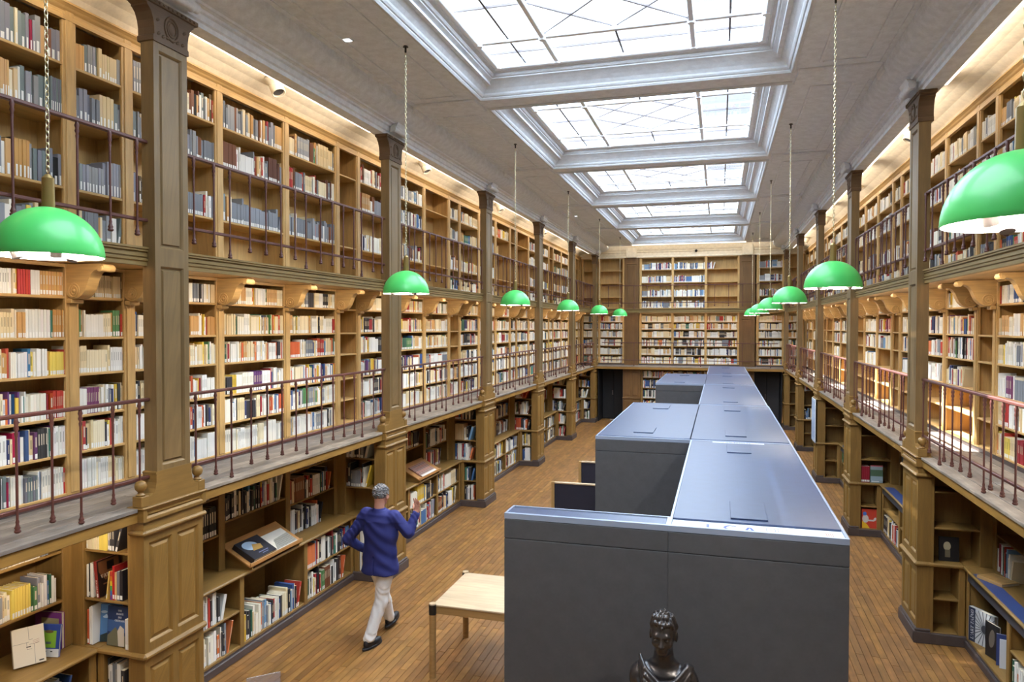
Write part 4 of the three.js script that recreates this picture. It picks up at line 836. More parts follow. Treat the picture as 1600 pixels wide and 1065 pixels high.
{
  const drawing = canvasTex(256, 320, (c, w, h) => { c.fillStyle = '#e2d8c4'; c.fillRect(0, 0, w, h); c.strokeStyle = '#4a4644'; c.lineWidth = 2; for (const [a, b, d, e] of [[130, 0, 130, 110], [0, 130, 130, 130], [130, 110, 160, 110], [130, 150, 210, 150], [170, 150, 170, 320], [110, 130, 110, 190], [110, 190, 150, 190]]) { c.beginPath(); c.moveTo(a, b); c.lineTo(d, e); c.stroke(); } c.fillStyle = '#222'; c.fillRect(105, 165, 36, 8); c.fillRect(200, 296, 40, 10); c.strokeStyle = '#a06a58'; for (const y of [126, 140, 152]) { c.beginPath(); c.moveTo(160, y); c.lineTo(214, y - 8); c.stroke(); } });
  const greenCover = canvasTex(256, 320, (c, w, h) => { c.fillStyle = '#2f4aa0'; c.fillRect(0, 0, w, h); c.fillStyle = '#86b83c'; c.fillRect(40, 60, 176, 170); c.fillStyle = '#dfe4ea'; c.fillRect(0, 240, 256, 80); c.fillStyle = '#6b5a3a'; c.beginPath(); c.ellipse(130, 70, 50, 16, 0, 0, 7); c.fill(); c.fillStyle = '#5a6a70'; c.fillRect(100, 170, 60, 24); c.fillStyle = '#2a2c30'; for (const x of [30, 90, 160]) c.fillRect(x, 262, 24, 10); });
  const purpleCover = canvasTex(256, 320, (c, w, h) => { c.fillStyle = '#7a3a86'; c.fillRect(0, 0, w, h); c.fillStyle = '#a8a07c'; c.fillRect(60, 50, 170, 150); c.fillStyle = '#6c7a5a'; c.fillRect(60, 130, 170, 70); });
  const castle = canvasTex(320, 400, (c, w, h) => { c.fillStyle = '#22345e'; c.fillRect(0, 0, w, h); c.fillStyle = '#3a5c94'; c.fillRect(0, 140, w, 120); c.fillStyle = '#6d6c58'; c.beginPath(); c.moveTo(0, 400); c.lineTo(0, 300); c.lineTo(120, 210); c.lineTo(220, 300); c.lineTo(320, 280); c.lineTo(320, 400); c.fill(); c.fillStyle = '#d2c8bc'; c.beginPath(); c.moveTo(170, 400); c.lineTo(150, 250); c.lineTo(190, 190); c.lineTo(250, 220); c.lineTo(260, 400); c.fill(); c.fillStyle = '#e8ecf4'; c.font = 'bold 26px serif'; c.textAlign = 'center'; c.fillText('UNE', 180, 50); c.fillText('FRANCE', 180, 84); c.fillText('DES', 180, 118); c.fillText('CHÂTEAUX', 180, 152); });
  const skyCover = canvasTex(256, 400, (c, w, h) => { c.fillStyle = '#4a78b0'; c.fillRect(0, 0, w, h); c.fillStyle = '#9fb8d4'; for (let k = 0; k < 9; k++) { c.beginPath(); c.ellipse(40 + k * 26, 80 + (k * 53) % 70, 40, 14, 0, 0, 7); c.fill(); } c.fillStyle = '#26363a'; c.beginPath(); c.moveTo(0, 400); c.lineTo(0, 330); c.lineTo(120, 290); c.lineTo(256, 340); c.lineTo(256, 400); c.fill(); c.fillStyle = '#24406e'; c.font = 'bold 52px serif'; c.fillText('VENT', 70, 130); });
  const vaticanCover = canvasTex(192, 256, (c, w, h) => { c.fillStyle = '#2a1c18'; c.fillRect(0, 0, w, h); c.fillStyle = '#7a4e30'; c.beginPath(); c.moveTo(10, 10); c.lineTo(182, 8); c.lineTo(180, 110); c.lineTo(60, 150); c.lineTo(10, 80); c.fill(); c.fillStyle = '#1c1412'; c.fillRect(80, 24, 60, 60); c.fillStyle = '#e6d8c4'; c.font = 'bold 34px serif'; c.fillText('VATICAN', 22, 128); c.fillStyle = '#8a5a38'; c.fillRect(40, 168, 110, 10); });
  const atSide = (x, y, z, ry, rx = 0, rz = 0) => XF(x, y, z, rx, ry, rz);
  // on the counter left of the first pillar: leaning against the shelf backs, covers to the hall
  const T = Math.PI / 2;
  hardback('large cream book with a line drawing, leaning on the counter', XF(-4.07, .907, -4.17, 0, 1.05, 0).multiply(XF(0, 0, 0, -.34)), .21, .285, .045, S(220, 210, 192), drawing);
  hardback('blue and green picture book leaning in front of a purple book', XF(-4.10, .907, -4.40, 0, .2, 0).multiply(XF(0, 0, 0, -.14)), .19, .25, .02, S(58, 84, 160), greenCover);
  hardback('purple hardback standing on the counter beside the corner', XF(-4.26, .907, -4.545, 0, .1, 0), .25, .30, .03, S(126, 52, 130), purpleCover);
  // the side case of the first pillar, middle shelf
  const z = pz(0) + .335, sp = (label, x, y, w, h, d, c, spine, lean = 0) => hardback(label, XF(x, y, z - .02, 0, 0, lean).multiply(XF(0, 0, 0, 0, -T, 0)).multiply(XF(-d + .0, 0, -w)).multiply(XF(0, 0, w)), d, h, w, c, null, { spine });
  let x = -3.885; const shelf = (y, list) => { let q = -3.888; for (const [label, w, h, d, c, txt, lean, gap] of list) { const b = spineBook(label, q, y, z, w, h, d, c, txt, lean); q += w + (gap ?? .002); } };
  function spineBook(label, bx, y, bz, w, h, d, c, txt, lean = 0) {   // spine to the viewer
    const b = new THREE.Group(); b.name = numbered('book'); scene.add(b); b.position.set(bx, y, bz - .02); b.rotation.z = lean; tag(b, label, 'book', 'books shown singly'); MADE.push(b);
    gb().cbox(0, w, 0, h, -.004, 0, .0015).cbox(0, .003, 0, h, -d, -.002, .001).cbox(w - .003, w, 0, h, -d, -.002, .001).build('cover', mat({ color: c, roughness: .5 }), b);
    gb().box(.003, w - .003, .004, h - .004, -d + .004, -.004).build('page_block', pageMat, b);
    if (txt) gb().quad([.001, .001, .0006], [w - .001, .001, .0006], [w - .001, h - .001, .0006], [.001, h - .001, .0006], [[0, 0], [1, 0], [1, 1], [0, 1]]).build('spine_print', faceMat(txt), b);
    else gb().box(.003, w - .003, .012, .045, 0, .001).build('spine_label', labelMat, b);
    if (label.startsWith('tall dark red')) gb().quad([w + .0006, .002, -.004], [w + .0006, .002, -d + .002], [w + .0006, h - .002, -d + .002], [w + .0006, h - .002, -.004], [[0, 0], [1, 0], [1, 1], [0, 1]]).build('cover_print', faceMat(vaticanCover), b);
    return b;
  }
  const rainbow = canvasTex(64, 256, (c) => { ['#c03a30', '#d8782c', '#e6c834', '#4a9a4a', '#2f6ab0', '#6a3a8a'].forEach((f, k) => { c.fillStyle = f; c.fillRect(0, k * 43, 64, 44); }); });
  shelf(1.307, [['first white spined book from the left, middle shelf of the first left side case', .022, .27, .2, S(232, 230, 222)], ['black spined book between two white ones in the first left side case', .012, .28, .2, S(32, 32, 36)], ['thick white spined book beside the red leaning book, first left side case', .03, .285, .2, S(236, 234, 228), null, 0, .034],
    ['tall dark red book with white spine title leaning in the first left side case', .028, .30, .24, S(136, 36, 32), vText('VATICAN', '#8a2824', '#f0e0d8'), .10, .065], ['thin yellow book leaning to the right in the first left side case', .012, .235, .18, S(226, 190, 104), null, -.14, .035],
    ['book with rainbow striped spine in the first left side case', .022, .235, .18, S(200, 90, 50), rainbow], ['bright red spined book beside the rainbow spine, first left side case', .02, .28, .22, S(186, 34, 36)], ['tan spined book right of the bright red one, first left side case', .02, .23, .18, S(206, 170, 120)], ['grey spined book near the right end, middle shelf of first left side case', .026, .24, .2, S(116, 116, 122)], ['black spined book at the right end, middle shelf of first left side case', .03, .25, .2, S(34, 30, 34)]]);
  shelf(.912, [['orange patterned spine at the left end, counter shelf of first left side case', .02, .29, .2, S(196, 92, 54)], ['thin white book next to the orange spine, first left side case', .014, .31, .22, S(236, 234, 230)], ['second thin white book next to the blue picture book, first left side case', .018, .32, .22, S(230, 230, 228)]]);
  hardback('blue sky picture book standing face out in the first left side case', XF(-3.828, .912, z - .10, -.06, .35, 0), .17, .31, .02, S(60, 104, 160), skyCover);
  hardback('dark blue castle picture book standing face out in the first left side case', XF(-3.715, .912, z - .075, -.08, -.02, .02), .22, .32, .025, S(32, 48, 90), castle);
  spineBook('white spined book at the right end, counter shelf of first left side case', -3.50, .912, z, .028, .25, .18, S(222, 216, 212)); spineBook('cream spined book against the pillar, counter shelf of first left side case', -3.47, .912, z, .016, .25, .18, S(214, 196, 168));
  // display boards on the left counter
  const boards = [[-6.57, 1.0, 'after the first pillar'], [-11.1, .95, 'after the second pillar']];
  for (const [bz, L, lab] of boards) {
    const d = thing('display_board', `sloping oak display board on the counter ${lab}`, 'stand', [-3.74, .906, bz], T, 'display boards');
    const sl = .62, dp = .34, rise = .2;
    gb().prism([[.03, .035], [-dp, .035 + rise], [-dp, .053 + rise], [.03, .053]], 0, L, (t, p, q) => [t, q, p]).build('sloping_panel', mat({ color: S(206, 150, 88), map: grain, roughness: .45 }), d);
    gb().cbox(0, L, .04, .085, .03, .042, .004).build('front_lip', mat({ color: S(206, 150, 88), map: grain, roughness: .45 }), d);
    for (const x of [.05, L - .05]) gb().prism([[.03, 0], [-dp, 0], [-dp, .04 + rise], [.03, .034]], x - .01, x + .01, (t, p, q) => [t, q, p]).build('support', M.lowWood, d);
  }
  const dome = canvasTex(320, 256, (c, w, h) => { c.fillStyle = '#20222c'; c.fillRect(0, 0, w, h); c.fillStyle = '#a8c0d8'; c.beginPath(); c.ellipse(120, 90, 90, 60, .2, 0, 7); c.fill(); c.fillStyle = '#b08a48'; c.beginPath(); c.moveTo(90, 160); c.lineTo(150, 80); c.lineTo(240, 110); c.lineTo(220, 170); c.fill(); c.fillStyle = '#8088b0'; c.fillRect(120, 196, 130, 10); c.fillRect(150, 220, 80, 8); });
  const facade = canvasTex(320, 256, (c, w, h) => { c.fillStyle = '#e8e2d4'; c.fillRect(0, 0, w, h); c.fillStyle = '#9a9890'; c.beginPath(); c.moveTo(0, 250); c.lineTo(90, 110); c.lineTo(320, 90); c.lineTo(320, 250); c.fill(); c.fillStyle = '#6e6c68'; for (let k = 0; k < 12; k++) for (let j = 0; j < 5; j++) c.fillRect(70 + k * 20 + j * 2, 124 + j * 24, 8, 14); });
  const tiles = canvasTex(320, 256, (c, w, h) => { c.fillStyle = '#b09890'; c.fillRect(0, 0, w, h); for (let j = 0; j < 8; j++) for (let k = 0; k < 14; k++) { c.fillStyle = ['#8a3c26', '#a8542f', '#6a3a34'][(j * 5 + k * 3) % 3]; c.fillRect(k * 24 + (j % 2) * 8, j * 26 + 6, 19, 15); } c.fillStyle = '#e4e0dc'; c.fillRect(0, 220, w, 36); });
  const lay = (x, bz, off) => XF(-3.74, .906, bz, 0, T, 0).multiply(XF(off, .053 + .005, .022, -Math.PI / 2 + Math.atan2(.2, .37), 0, 0));
  hardback('thick black boxed book with a domed building lying on the sloping display board', lay(0, -6.57, .06), .40, .30, .06, S(28, 28, 36), dome);
  hardback('pale book with a grey facade photograph lying on the sloping display board', lay(0, -6.57, .50), .40, .27, .03, S(226, 218, 200), facade);
  hardback('open picture book of red tiles lying on the second display board', lay(0, -11.1, .14), .62, .30, .025, S(150, 110, 96), tiles);
  // right side: low shelf beside the first right pillar
  const sunburst = canvasTex(256, 320, (c, w, h) => { c.fillStyle = '#c8ccd0'; c.fillRect(0, 0, w, h); c.fillStyle = '#26304a'; c.fillRect(0, 0, 66, h); c.save(); c.translate(34, 300); c.rotate(-Math.PI / 2); c.fillStyle = '#d4d8de'; c.font = 'bold 42px serif'; c.textBaseline = 'middle'; c.fillText("L'ART TAÏNO", 0, 0); c.restore(); c.strokeStyle = '#50545c'; c.lineWidth = 7; for (let k = 0; k < 22; k++) { const a = k / 22 * 6.283; c.beginPath(); c.moveTo(160 + 36 * Math.cos(a), 160 + 40 * Math.sin(a)); c.lineTo(160 + 150 * Math.cos(a), 160 + 170 * Math.sin(a)); c.stroke(); } c.fillStyle = '#3c4048'; c.beginPath(); c.ellipse(160, 160, 34, 40, 0, 0, 7); c.fill(); });
  const R = -T;
  hardback('grey blue book with a sunburst cover facing out on the lowest right shelf', XF(3.81, .131, -8.87, 0, R + .5, 0), .32, .37, .045, S(176, 184, 196), sunburst);
  const dark = canvasTex(128, 160, (c, w, h) => { c.fillStyle = '#1c1e22'; c.fillRect(0, 0, w, h); c.fillStyle = '#70685e'; c.beginPath(); c.ellipse(60, 70, 26, 44, .3, 0, 7); c.fill(); });
  hardback('black photograph book facing out beside the sunburst book', XF(3.84, .131, -8.50, 0, R + .32, 0), .2, .36, .022, S(34, 36, 42), dark);
  hardback('thin blue book behind the black photograph book, lowest right shelf', XF(3.85, .131, -8.27, 0, R + 1.2, 0), .24, .32, .02, S(50, 66, 120), null);
  hardback('thin white book at the right end of the lowest right shelf', XF(3.855, .131, -8.20, 0, R + 1.3, 0), .22, .29, .018, S(214, 218, 226), null);
  // side cases of the first and second right pillars
  const z1 = pz(1) + .335, z2 = pz(2) + .335;
  hardback('black case with a pale portrait standing in the first right side case', XF(3.53, .911, z1 - .12, -.05, 0, 0), .2, .27, .02, S(24, 24, 28), canvasTex(128, 160, (c, w, h) => { c.fillStyle = '#16161a'; c.fillRect(0, 0, w, h); c.fillStyle = '#b0a68a'; c.beginPath(); c.ellipse(50, 60, 24, 30, 0, 0, 7); c.fill(); c.fillStyle = '#6e6450'; c.fillRect(36, 84, 34, 50); }));
  for (let k = 0; k < 5; k++) spineBook(`dark red volume, ${ord(k)} of five matching, in the second right side case`, 3.455 + k * .026, .911, z2, .025, .27, .2, S(142, 26, 44));
  hardback('green landscape picture book facing out in the second right side case', XF(3.60, .911, z2 - .05, -.04, 0, 0), .19, .29, .02, S(120, 136, 130), canvasTex(128, 160, (c, w, h) => { c.fillStyle = '#8a9aa0'; c.fillRect(0, 0, w, h); c.fillStyle = '#4c6650'; c.fillRect(0, 40, w, 60); c.fillStyle = '#90a4b0'; c.fillRect(0, 100, w, 40); c.fillStyle = '#c43a50'; c.fillRect(0, 0, w, 8); c.fillStyle = '#dfe4e8'; c.fillRect(10, 144, 80, 8); }));
  hardback('red and yellow picture book with a pale figure in the second right side case', XF(3.475, .131, z2 - .05, -.04, 0, 0), .24, .32, .02, S(196, 52, 44), canvasTex(192, 256, (c, w, h) => { c.fillStyle = '#c8402e'; c.fillRect(0, 0, w, h); c.fillStyle = '#e6b82e'; c.beginPath(); c.moveTo(0, 256); c.lineTo(0, 160); c.lineTo(60, 200); c.lineTo(96, 256); c.fill(); c.fillStyle = '#cfc8c4'; c.beginPath(); c.ellipse(44, 130, 40, 54, 0, 0, 7); c.fill(); c.fillRect(60, 140, 90, 22); c.beginPath(); c.ellipse(160, 132, 16, 26, .5, 0, 7); c.fill(); c.fillStyle = '#4a78c8'; c.beginPath(); c.ellipse(34, 62, 24, 26, 0, 0, 7); c.fill(); }));
  hardback('opened tan picture book lying flat on the right counter', XF(3.90, .907, -8.30, -Math.PI / 2, 0, .5), .22, .3, .03, S(190, 150, 96), canvasTex(128, 128, (c, w, h) => { c.fillStyle = '#b89058'; c.fillRect(0, 0, w, h); c.fillStyle = '#8a6838'; for (let k = 0; k < 8; k++) c.fillRect(10, 10 + k * 14, 100, 5); }));
}

// ================================================================ shelved books: the ones that show largest as things, the rest as one mass
{
  const v = new THREE.Vector3(), W = (F, x, y, z) => { v.set(x, y, z).applyMatrix4(F); return [v.x, v.y, v.z]; };
  const keep = [];
  for (const b of BOOKS) {
    b.m = new THREE.Matrix4().multiplyMatrices(b.F, XF(b.x, b.y, b.z, 0, 0, b.lean));
    const P = W(b.m, b.w / 2, b.h / 2, 0), q = pixel(...P);
    if (q[2] < .3 || q[0] < -260 || q[0] > 1860 || q[1] < -260 || q[1] > 1330) continue;   // far outside the picture: left out
    const A = pixel(...W(b.m, 0, 0, 0)), B = pixel(...W(b.m, b.w, 0, 0)), C = pixel(...W(b.m, 0, b.h, 0));
    b.area = Math.abs((B[0] - A[0]) * (C[1] - A[1]));
    if (q[0] < 4 || q[0] > 1596 || q[1] < 4 || q[1] > 1061 || hidden(...W(b.m, b.w / 2, b.h * .3, .004)) && hidden(...W(b.m, b.w / 2, b.h * .8, .004))) b.area *= .0;
    keep.push(b);
  }
  keep.sort((p, q) => q.area - p.area);
  const single = keep.slice(0, 296 - MADE.length), rest = keep.slice(296 - MADE.length);
  const mats = {}, matFor = c => { const r = [c.r, c.g, c.b].map(q => Math.round(q * 24) / 24), k = r.join(); return mats[k] ??= mat({ color: new THREE.Color(...r), roughness: .6 }); };
  for (const b of single) {
    const o = new THREE.Group(); o.name = numbered('book'); scene.add(o); b.m.decompose(o.position, o.quaternion, o.scale);
    const size = b.w > .034 ? 'thick ' : b.w < .016 ? 'thin ' : b.h > .25 ? 'tall ' : '', nn = b.info.fromRight ? b.total - 1 - b.n : b.n;
    tag(o, `${size}${WORD[b.k]} book, ${ord(nn)} from ${b.info.fromRight ? 'right' : 'left'}, ${ord(b.info.row)} shelf, ${b.info.where}`, 'book', 'books on the shelves');
    const m = matFor(b.c), w = b.w - .0006, c = gb(), r = Math.min(.004, w * .3);
    c.prism([[0, -.004], [0, -r], [r * .35, -r * .3], [r, 0], [w - r, 0], [w - r * .35, -r * .3], [w, -r], [w, -.004]], 0, b.h, (t, p, q) => [p, t, q]);
    c.box(0, .0022, 0, b.h, -b.d, -.004).box(w - .0022, w, 0, b.h, -b.d, -.004).build('cover', m, o);
    gb().box(.0022, w - .0022, .003, b.h - .003, -b.d + .004, -.004).build('page_block', pageMat, o);
    if (b.lab) gb().box(w * (b.tallLab ? .28 : .14), w * (b.tallLab ? .72 : .86), .008, .008 + b.h * (b.tallLab ? .3 : .17), 0, .0009).build('spine_label', labelMat, o);
    if (b.band) { const g = gb(), dark = b.c.r + b.c.g + b.c.b > 1.2; g.box(w * .3, w * .7, b.h * .45, b.h * .82, 0, .0006); g.build('spine_title', dark ? matFor(b.c.clone().multiplyScalar(.55)) : matFor(new THREE.Color(.62, .55, .4)), o); }
  }
  const P = [], N = [], C = [], I = [], UV = [], page = [S(222, 208, 182), S(232, 222, 202), S(212, 196, 168)], lab = S(232, 232, 228);
  const quad = (M4, a, b, c, d, n, col) => { const k = P.length / 3; for (const q of [a, b, c, d]) { v.set(...q).applyMatrix4(M4); P.push(v.x, v.y, v.z); } v.set(...n).transformDirection(M4); for (let j = 0; j < 4; j++) { N.push(v.x, v.y, v.z); C.push(col.r, col.g, col.b); UV.push(j & 1, j >> 1); } I.push(k, k + 1, k + 2, k, k + 2, k + 3); };
  for (const b of rest) {
    const { w, h, d, m, c } = b, pg = pick(page), e = .0025;
    quad(m, [0, 0, 0], [w, 0, 0], [w, h, 0], [0, h, 0], [0, 0, 1], c);
    quad(m, [0, 0, -d], [0, 0, 0], [0, h, 0], [0, h, -d], [-1, 0, 0], c);
    quad(m, [w, 0, 0], [w, 0, -d], [w, h, -d], [w, h, 0], [1, 0, 0], c);
    quad(m, [0, h, 0], [w, h, 0], [w, h, -d], [0, h, -d], [0, 1, 0], b.top ? pg : c);
    quad(m, [w, 0, -d], [0, 0, -d], [0, h, -d], [w, h, -d], [0, 0, -1], pg);
    if (b.lab) quad(m, [w * .12, .006, .0012], [w * .88, .006, .0012], [w * .88, .006 + h * .17, .0012], [w * .12, .006 + h * .17, .0012], [0, 0, 1], lab);
    if (b.band) { const t = c.r + c.g + c.b > 1.2 ? c.clone().multiplyScalar(.5) : new THREE.Color(.6, .52, .36); quad(m, [w * .36, h * .45, .0012], [w * .64, h * .45, .0012], [w * .64, h * .8, .0012], [w * .36, h * .8, .0012], [0, 0, 1], t); }
  }
  const g = new THREE.BufferGeometry();
  g.setAttribute('position', new THREE.Float32BufferAttribute(P, 3)); g.setAttribute('normal', new THREE.Float32BufferAttribute(N, 3)); g.setAttribute('color', new THREE.Float32BufferAttribute(C, 3)); g.setAttribute('uv', new THREE.Float32BufferAttribute(UV, 2)); g.setIndex(I);
  tag(put('shelved_books', g, mat({ vertexColors: true, roughness: .65 })), 'thousands of books in rows on the further shelves', 'books', null, 'stuff');
  console.log('books', BOOKS.length, 'kept', keep.length, 'single', single.length, 'specials', MADE.length, 'smallest', single[single.length - 1].area);
}

// ================================================================ figures
const smin = (a, b, k) => { const h = Math.max(k - Math.abs(a - b), 0) / k; return Math.min(a, b) - h * h * k * .25; };
const smax = (a, b, k) => -smin(-a, -b, k);
function cap(p, a, b, ra, rb) {                      // tapered capsule
  const x = b[0] - a[0], y = b[1] - a[1], z = b[2] - a[2], px = p[0] - a[0], py = p[1] - a[1], pz_ = p[2] - a[2];
  const t = Math.max(0, Math.min(1, (px * x + py * y + pz_ * z) / (x * x + y * y + z * z || 1e-9)));
  return Math.hypot(px - t * x, py - t * y, pz_ - t * z) - (ra + (rb - ra) * t);
}
const ell = (p, c, r) => { const x = (p[0] - c[0]) / r[0], y = (p[1] - c[1]) / r[1], z = (p[2] - c[2]) / r[2], k = Math.hypot(x, y, z); return (k - 1) * Math.min(r[0], r[1], r[2]) * (k > 1 ? 1 : 1); };
const ease = (tab, y) => { if (y <= tab[0][0]) return tab[0].slice(1); for (let k = 0; k < tab.length - 1; k++) if (y <= tab[k + 1][0]) { const t = (y - tab[k][0]) / (tab[k + 1][0] - tab[k][0]), s = t * t * (3 - 2 * t); return tab[k].slice(1).map((q, j) => q + (tab[k + 1][j + 1] - q) * s); } return tab[tab.length - 1].slice(1); };
function tube(p, tab) {                              // stacked ellipses: rows [y, cx, cz, rx, rz]
  const y0 = tab[0][0], y1 = tab[tab.length - 1][0], [cx, cz, rx, rz] = ease(tab, p[1]);
  const k = Math.hypot((p[0] - cx) / rx, (p[2] - cz) / rz), d = (k - 1) * Math.min(rx, rz);
  const v = Math.max(y0 - p[1], p[1] - y1); return v > 0 ? Math.hypot(Math.max(d, 0), v) : Math.max(d, v);
}
const pn = lattice(64, 64, 77), pn3 = (x, y, z) => (pn(x, y) + pn(y + 17.3, z + 5.1) + pn(z + 31.7, x + 11.9)) / 3 - .5;
function field(c, half, cell, fn) {                  // meshes fn < 0 inside a cube
  const res = Math.ceil(2 * half / cell), mc = new MarchingCubes(res, new THREE.MeshStandardMaterial(), false, false, 400000); mc.isolation = 0;
  const h = mc.halfsize, n = mc.size, f = mc.field;
  for (let z = 0; z < n; z++) for (let y = 0; y < n; y++) for (let x = 0; x < n; x++) f[x + y * n + z * n * n] = -fn([c[0] + (x - h) / h * half, c[1] + (y - h) / h * half, c[2] + (z - h) / h * half]);
  mc.update();
  const g = new THREE.BufferGeometry(), P = mc.positionArray.slice(0, mc.count * 3), N = mc.normalArray.slice(0, mc.count * 3);
  for (let k = 0; k < mc.count; k++) { for (let j = 0; j < 3; j++) P[k * 3 + j] = c[j] + P[k * 3 + j] * half; const l = Math.hypot(N[k * 3], N[k * 3 + 1], N[k * 3 + 2]) || 1; for (let j = 0; j < 3; j++) N[k * 3 + j] /= l; }
  // face the winding along the normals
  const I = []; for (let k = 0; k < mc.count; k += 3) { const a = k * 3, b = a + 3, d = a + 6, ux = P[b] - P[a], uy = P[b + 1] - P[a + 1], uz = P[b + 2] - P[a + 2], vx = P[d] - P[a], vy = P[d + 1] - P[a + 1], vz = P[d + 2] - P[a + 2]; const nx = uy * vz - uz * vy, ny = uz * vx - ux * vz, nz = ux * vy - uy * vx; if (nx * N[a] + ny * N[a + 1] + nz * N[a + 2] >= 0) I.push(k, k + 1, k + 2); else I.push(k, k + 2, k + 1); }
  g.setAttribute('position', new THREE.Float32BufferAttribute(P, 3)); g.setAttribute('normal', new THREE.Float32BufferAttribute(N, 3)); g.setIndex(I);
  g.setAttribute('uv', new THREE.Float32BufferAttribute(new Float32Array(mc.count * 2), 2));
  return g;
}
function headField(p, s = 1, face = 1) {             // a head centred at the origin, face toward +z, 0.23 high
  const q = p;
  let d = ell(q, [0, .025, -.012], [.074, .092, .092]);
  d = smin(d, ell(q, [0, -.035, .018], [.056, .075, .066]), .03);                       // face and jaw
  d = smin(d, ell(q, [0, -.094, .05], [.022, .018, .018]), .03);                        // chin
  d = smin(d, cap(q, [-.03, .018, .072], [.03, .018, .072], .012, .012), .02);          // brow
  d = smin(d, cap(q, [0, .008, .082], [0, -.032, .103], .007, .0115), .012);            // nose
  for (const e of [-1, 1]) {
    d = smax(d, -ell(q, [e * .029, -.003, .088], [.015, .0095, .014]), .012);           // eye sockets
    d = smin(d, ell(q, [e * .029, -.004, .073], [.012, .009, .009]), .004);
    d = smin(d, ell(q, [e * .012, -.036, .092], [.007, .006, .008]), .006);
    d = smin(d, ell(q, [e * .04, -.03, .055], [.02, .02, .02]), .02);                   // cheeks
    const ear = smax(ell(q, [e * .077, -.008, -.008], [.011, .032, .02]), -ell(q, [e * .088, -.006, -.002], [.007, .02, .011]), .005); d = smin(d, ear, .008);
  }
  d = smin(d, cap(q, [-.017, -.064, .076], [.017, -.064, .076], .0065, .0065), .006);
  d = smin(d, cap(q, [-.014, -.073, .074], [.014, -.073, .074], .007, .007), .005);
  return d;
}
{ // bronze bust of a youth in a draped cloak
  const b = thing('bust', 'dark bronze bust of a curly haired youth in a draped cloak', 'bust', [.83, 0, -4.28]);
  const hy = 1.745, tilt = .06, ct = Math.cos(tilt), st = Math.sin(tilt), yaw = -.06;
  const toHead = p => { const y = p[1] - hy, z = p[2] - .035, x = p[0]; const c = Math.cos(yaw), s = Math.sin(yaw), X = c * x - s * z, Z = s * x + c * z; const k = 1 / .97; return [X * k, (ct * y + st * Z) * k, (-st * y + ct * Z) * k]; };
  const head = p => {
    const q = toHead(p); let d = headField(q);
    for (const e of [-1, 1]) { d = smax(d, -ell(q, [e * .029, .004, .092], [.014, .0045, .014]), .006); d = smin(d, cap(q, [e * .012, .019, .083], [e * .046, .017, .066], .006, .005), .006); }
    // curls: a mass of short locks over skull and forehead
    const hair = ell(q, [0, .05, -.018], [.08, .08, .092]), front = smax(hair, -(q[1] - .035 - .9 * Math.max(0, q[2] - .01)), .015);
    const curl = .011 * Math.sin(q[0] * 95 + 3 * Math.sin(q[2] * 60)) * Math.sin(q[2] * 88 + 2.4 * Math.sin(q[0] * 70)) + .014 * pn3(q[0] * 60, q[1] * 60, q[2] * 60);
    d = smin(d, front - curl, .008);
    for (const [x, y, z, r] of [[-.012, .09, .066, .018], [.014, .086, .068, .016], [-.04, .088, .05, .018], [.04, .086, .05, .016], [.004, .072, .08, .010], [-.03, .112, .03, .022], [.02, .115, .03, .022], [-.052, .105, .005, .02]]) d = smin(d, Math.abs(Math.hypot(q[0] - x, q[1] - y, (q[2] - z)) - r * .55) - r * .4, .006);
    d = smin(d, cap(p, [0, 1.67, -.005], [0, 1.53, -.025], .052, .062), .03);
    return d;
  };
  const folds = [[[-.165, 1.575, -.03], [-.12, 1.545, .07], [-.02, 1.49, .12], [.08, 1.50, .11], [.165, 1.56, .02]], [[-.16, 1.56, .0], [-.115, 1.515, .09], [-.01, 1.455, .13], [.085, 1.475, .12], [.175, 1.545, .02]], [[-.16, 1.55, -.01], [-.12, 1.485, .1], [-.02, 1.42, .14], [.09, 1.445, .13], [.185, 1.53, .03]], [[-.155, 1.54, .02], [-.13, 1.45, .11], [-.04, 1.385, .145], [.07, 1.41, .14], [.18, 1.5, .05]], [[-.17, 1.46, .05], [-.14, 1.38, .11], [-.06, 1.30, .135], [.02, 1.22, .13], [.06, 1.12, .11]], [[.18, 1.45, .06], [.14, 1.37, .12], [.04, 1.32, .145], [-.05, 1.25, .14], [-.1, 1.15, .11]]];
  const body = p0 => {
    let p = p0, d = tube(p, [[1.02, 0, 0, .11, .09], [1.15, 0, .01, .135, .105], [1.3, 0, .015, .15, .115], [1.42, 0, .005, .15, .105], [1.5, 0, -.015, .125, .085], [1.56, 0, -.03, .075, .06]]);
    for (const e of [-1, 1]) { d = smin(d, ell(p, [e * .13, 1.475, -.02], [.062, .075, .072]), .05); d = smin(d, cap(p, [e * .145, 1.45, -.015], [e * .155, 1.12, 0], .05, .042), .04); }
    d = smin(d, cap(p, [0, 1.67, -.005], [0, 1.53, -.025], .052, .066), .04);
    folds.forEach((f, j) => { for (let k = 0; k < f.length - 1; k++) d = smin(d, cap([p[0] * 1.18, p[1], p[2]], f[k], f[k + 1], .013 + .003 * (k % 2), .013 + .003 * ((k + 1) % 2)), .009); });
    d = smin(d, ell(p, [.14, 1.545, -.005], [.035, .03, .035]), .015);
    return d - .004 * Math.sin(p[0] * 70 + p[1] * 55) * Math.sin(p[1] * 48) * (p[1] < 1.42 ? 1 : 0);
  };
  const g = mergeGeometries([field([0, 1.76, .02], .17, .0034, p => smax(head(p), 1.605 - p[1], .002)), field([0, 1.35, .0], .36, .0062, p => smax(smax(body(p), p[1] - 1.63, .01), 1.04 - p[1], .01))]);
  put('bust_figure', g, M.bronze, b);
  gb().geom(new THREE.LatheGeometry([[0, .95], [.12, .95], [.13, .965], [.12, .98], [.085, 1.0], [.08, 1.03], [.1, 1.05], [0, 1.055]].map(q => new THREE.Vector2(...q)), 32)).build('socle', M.bronze, b);
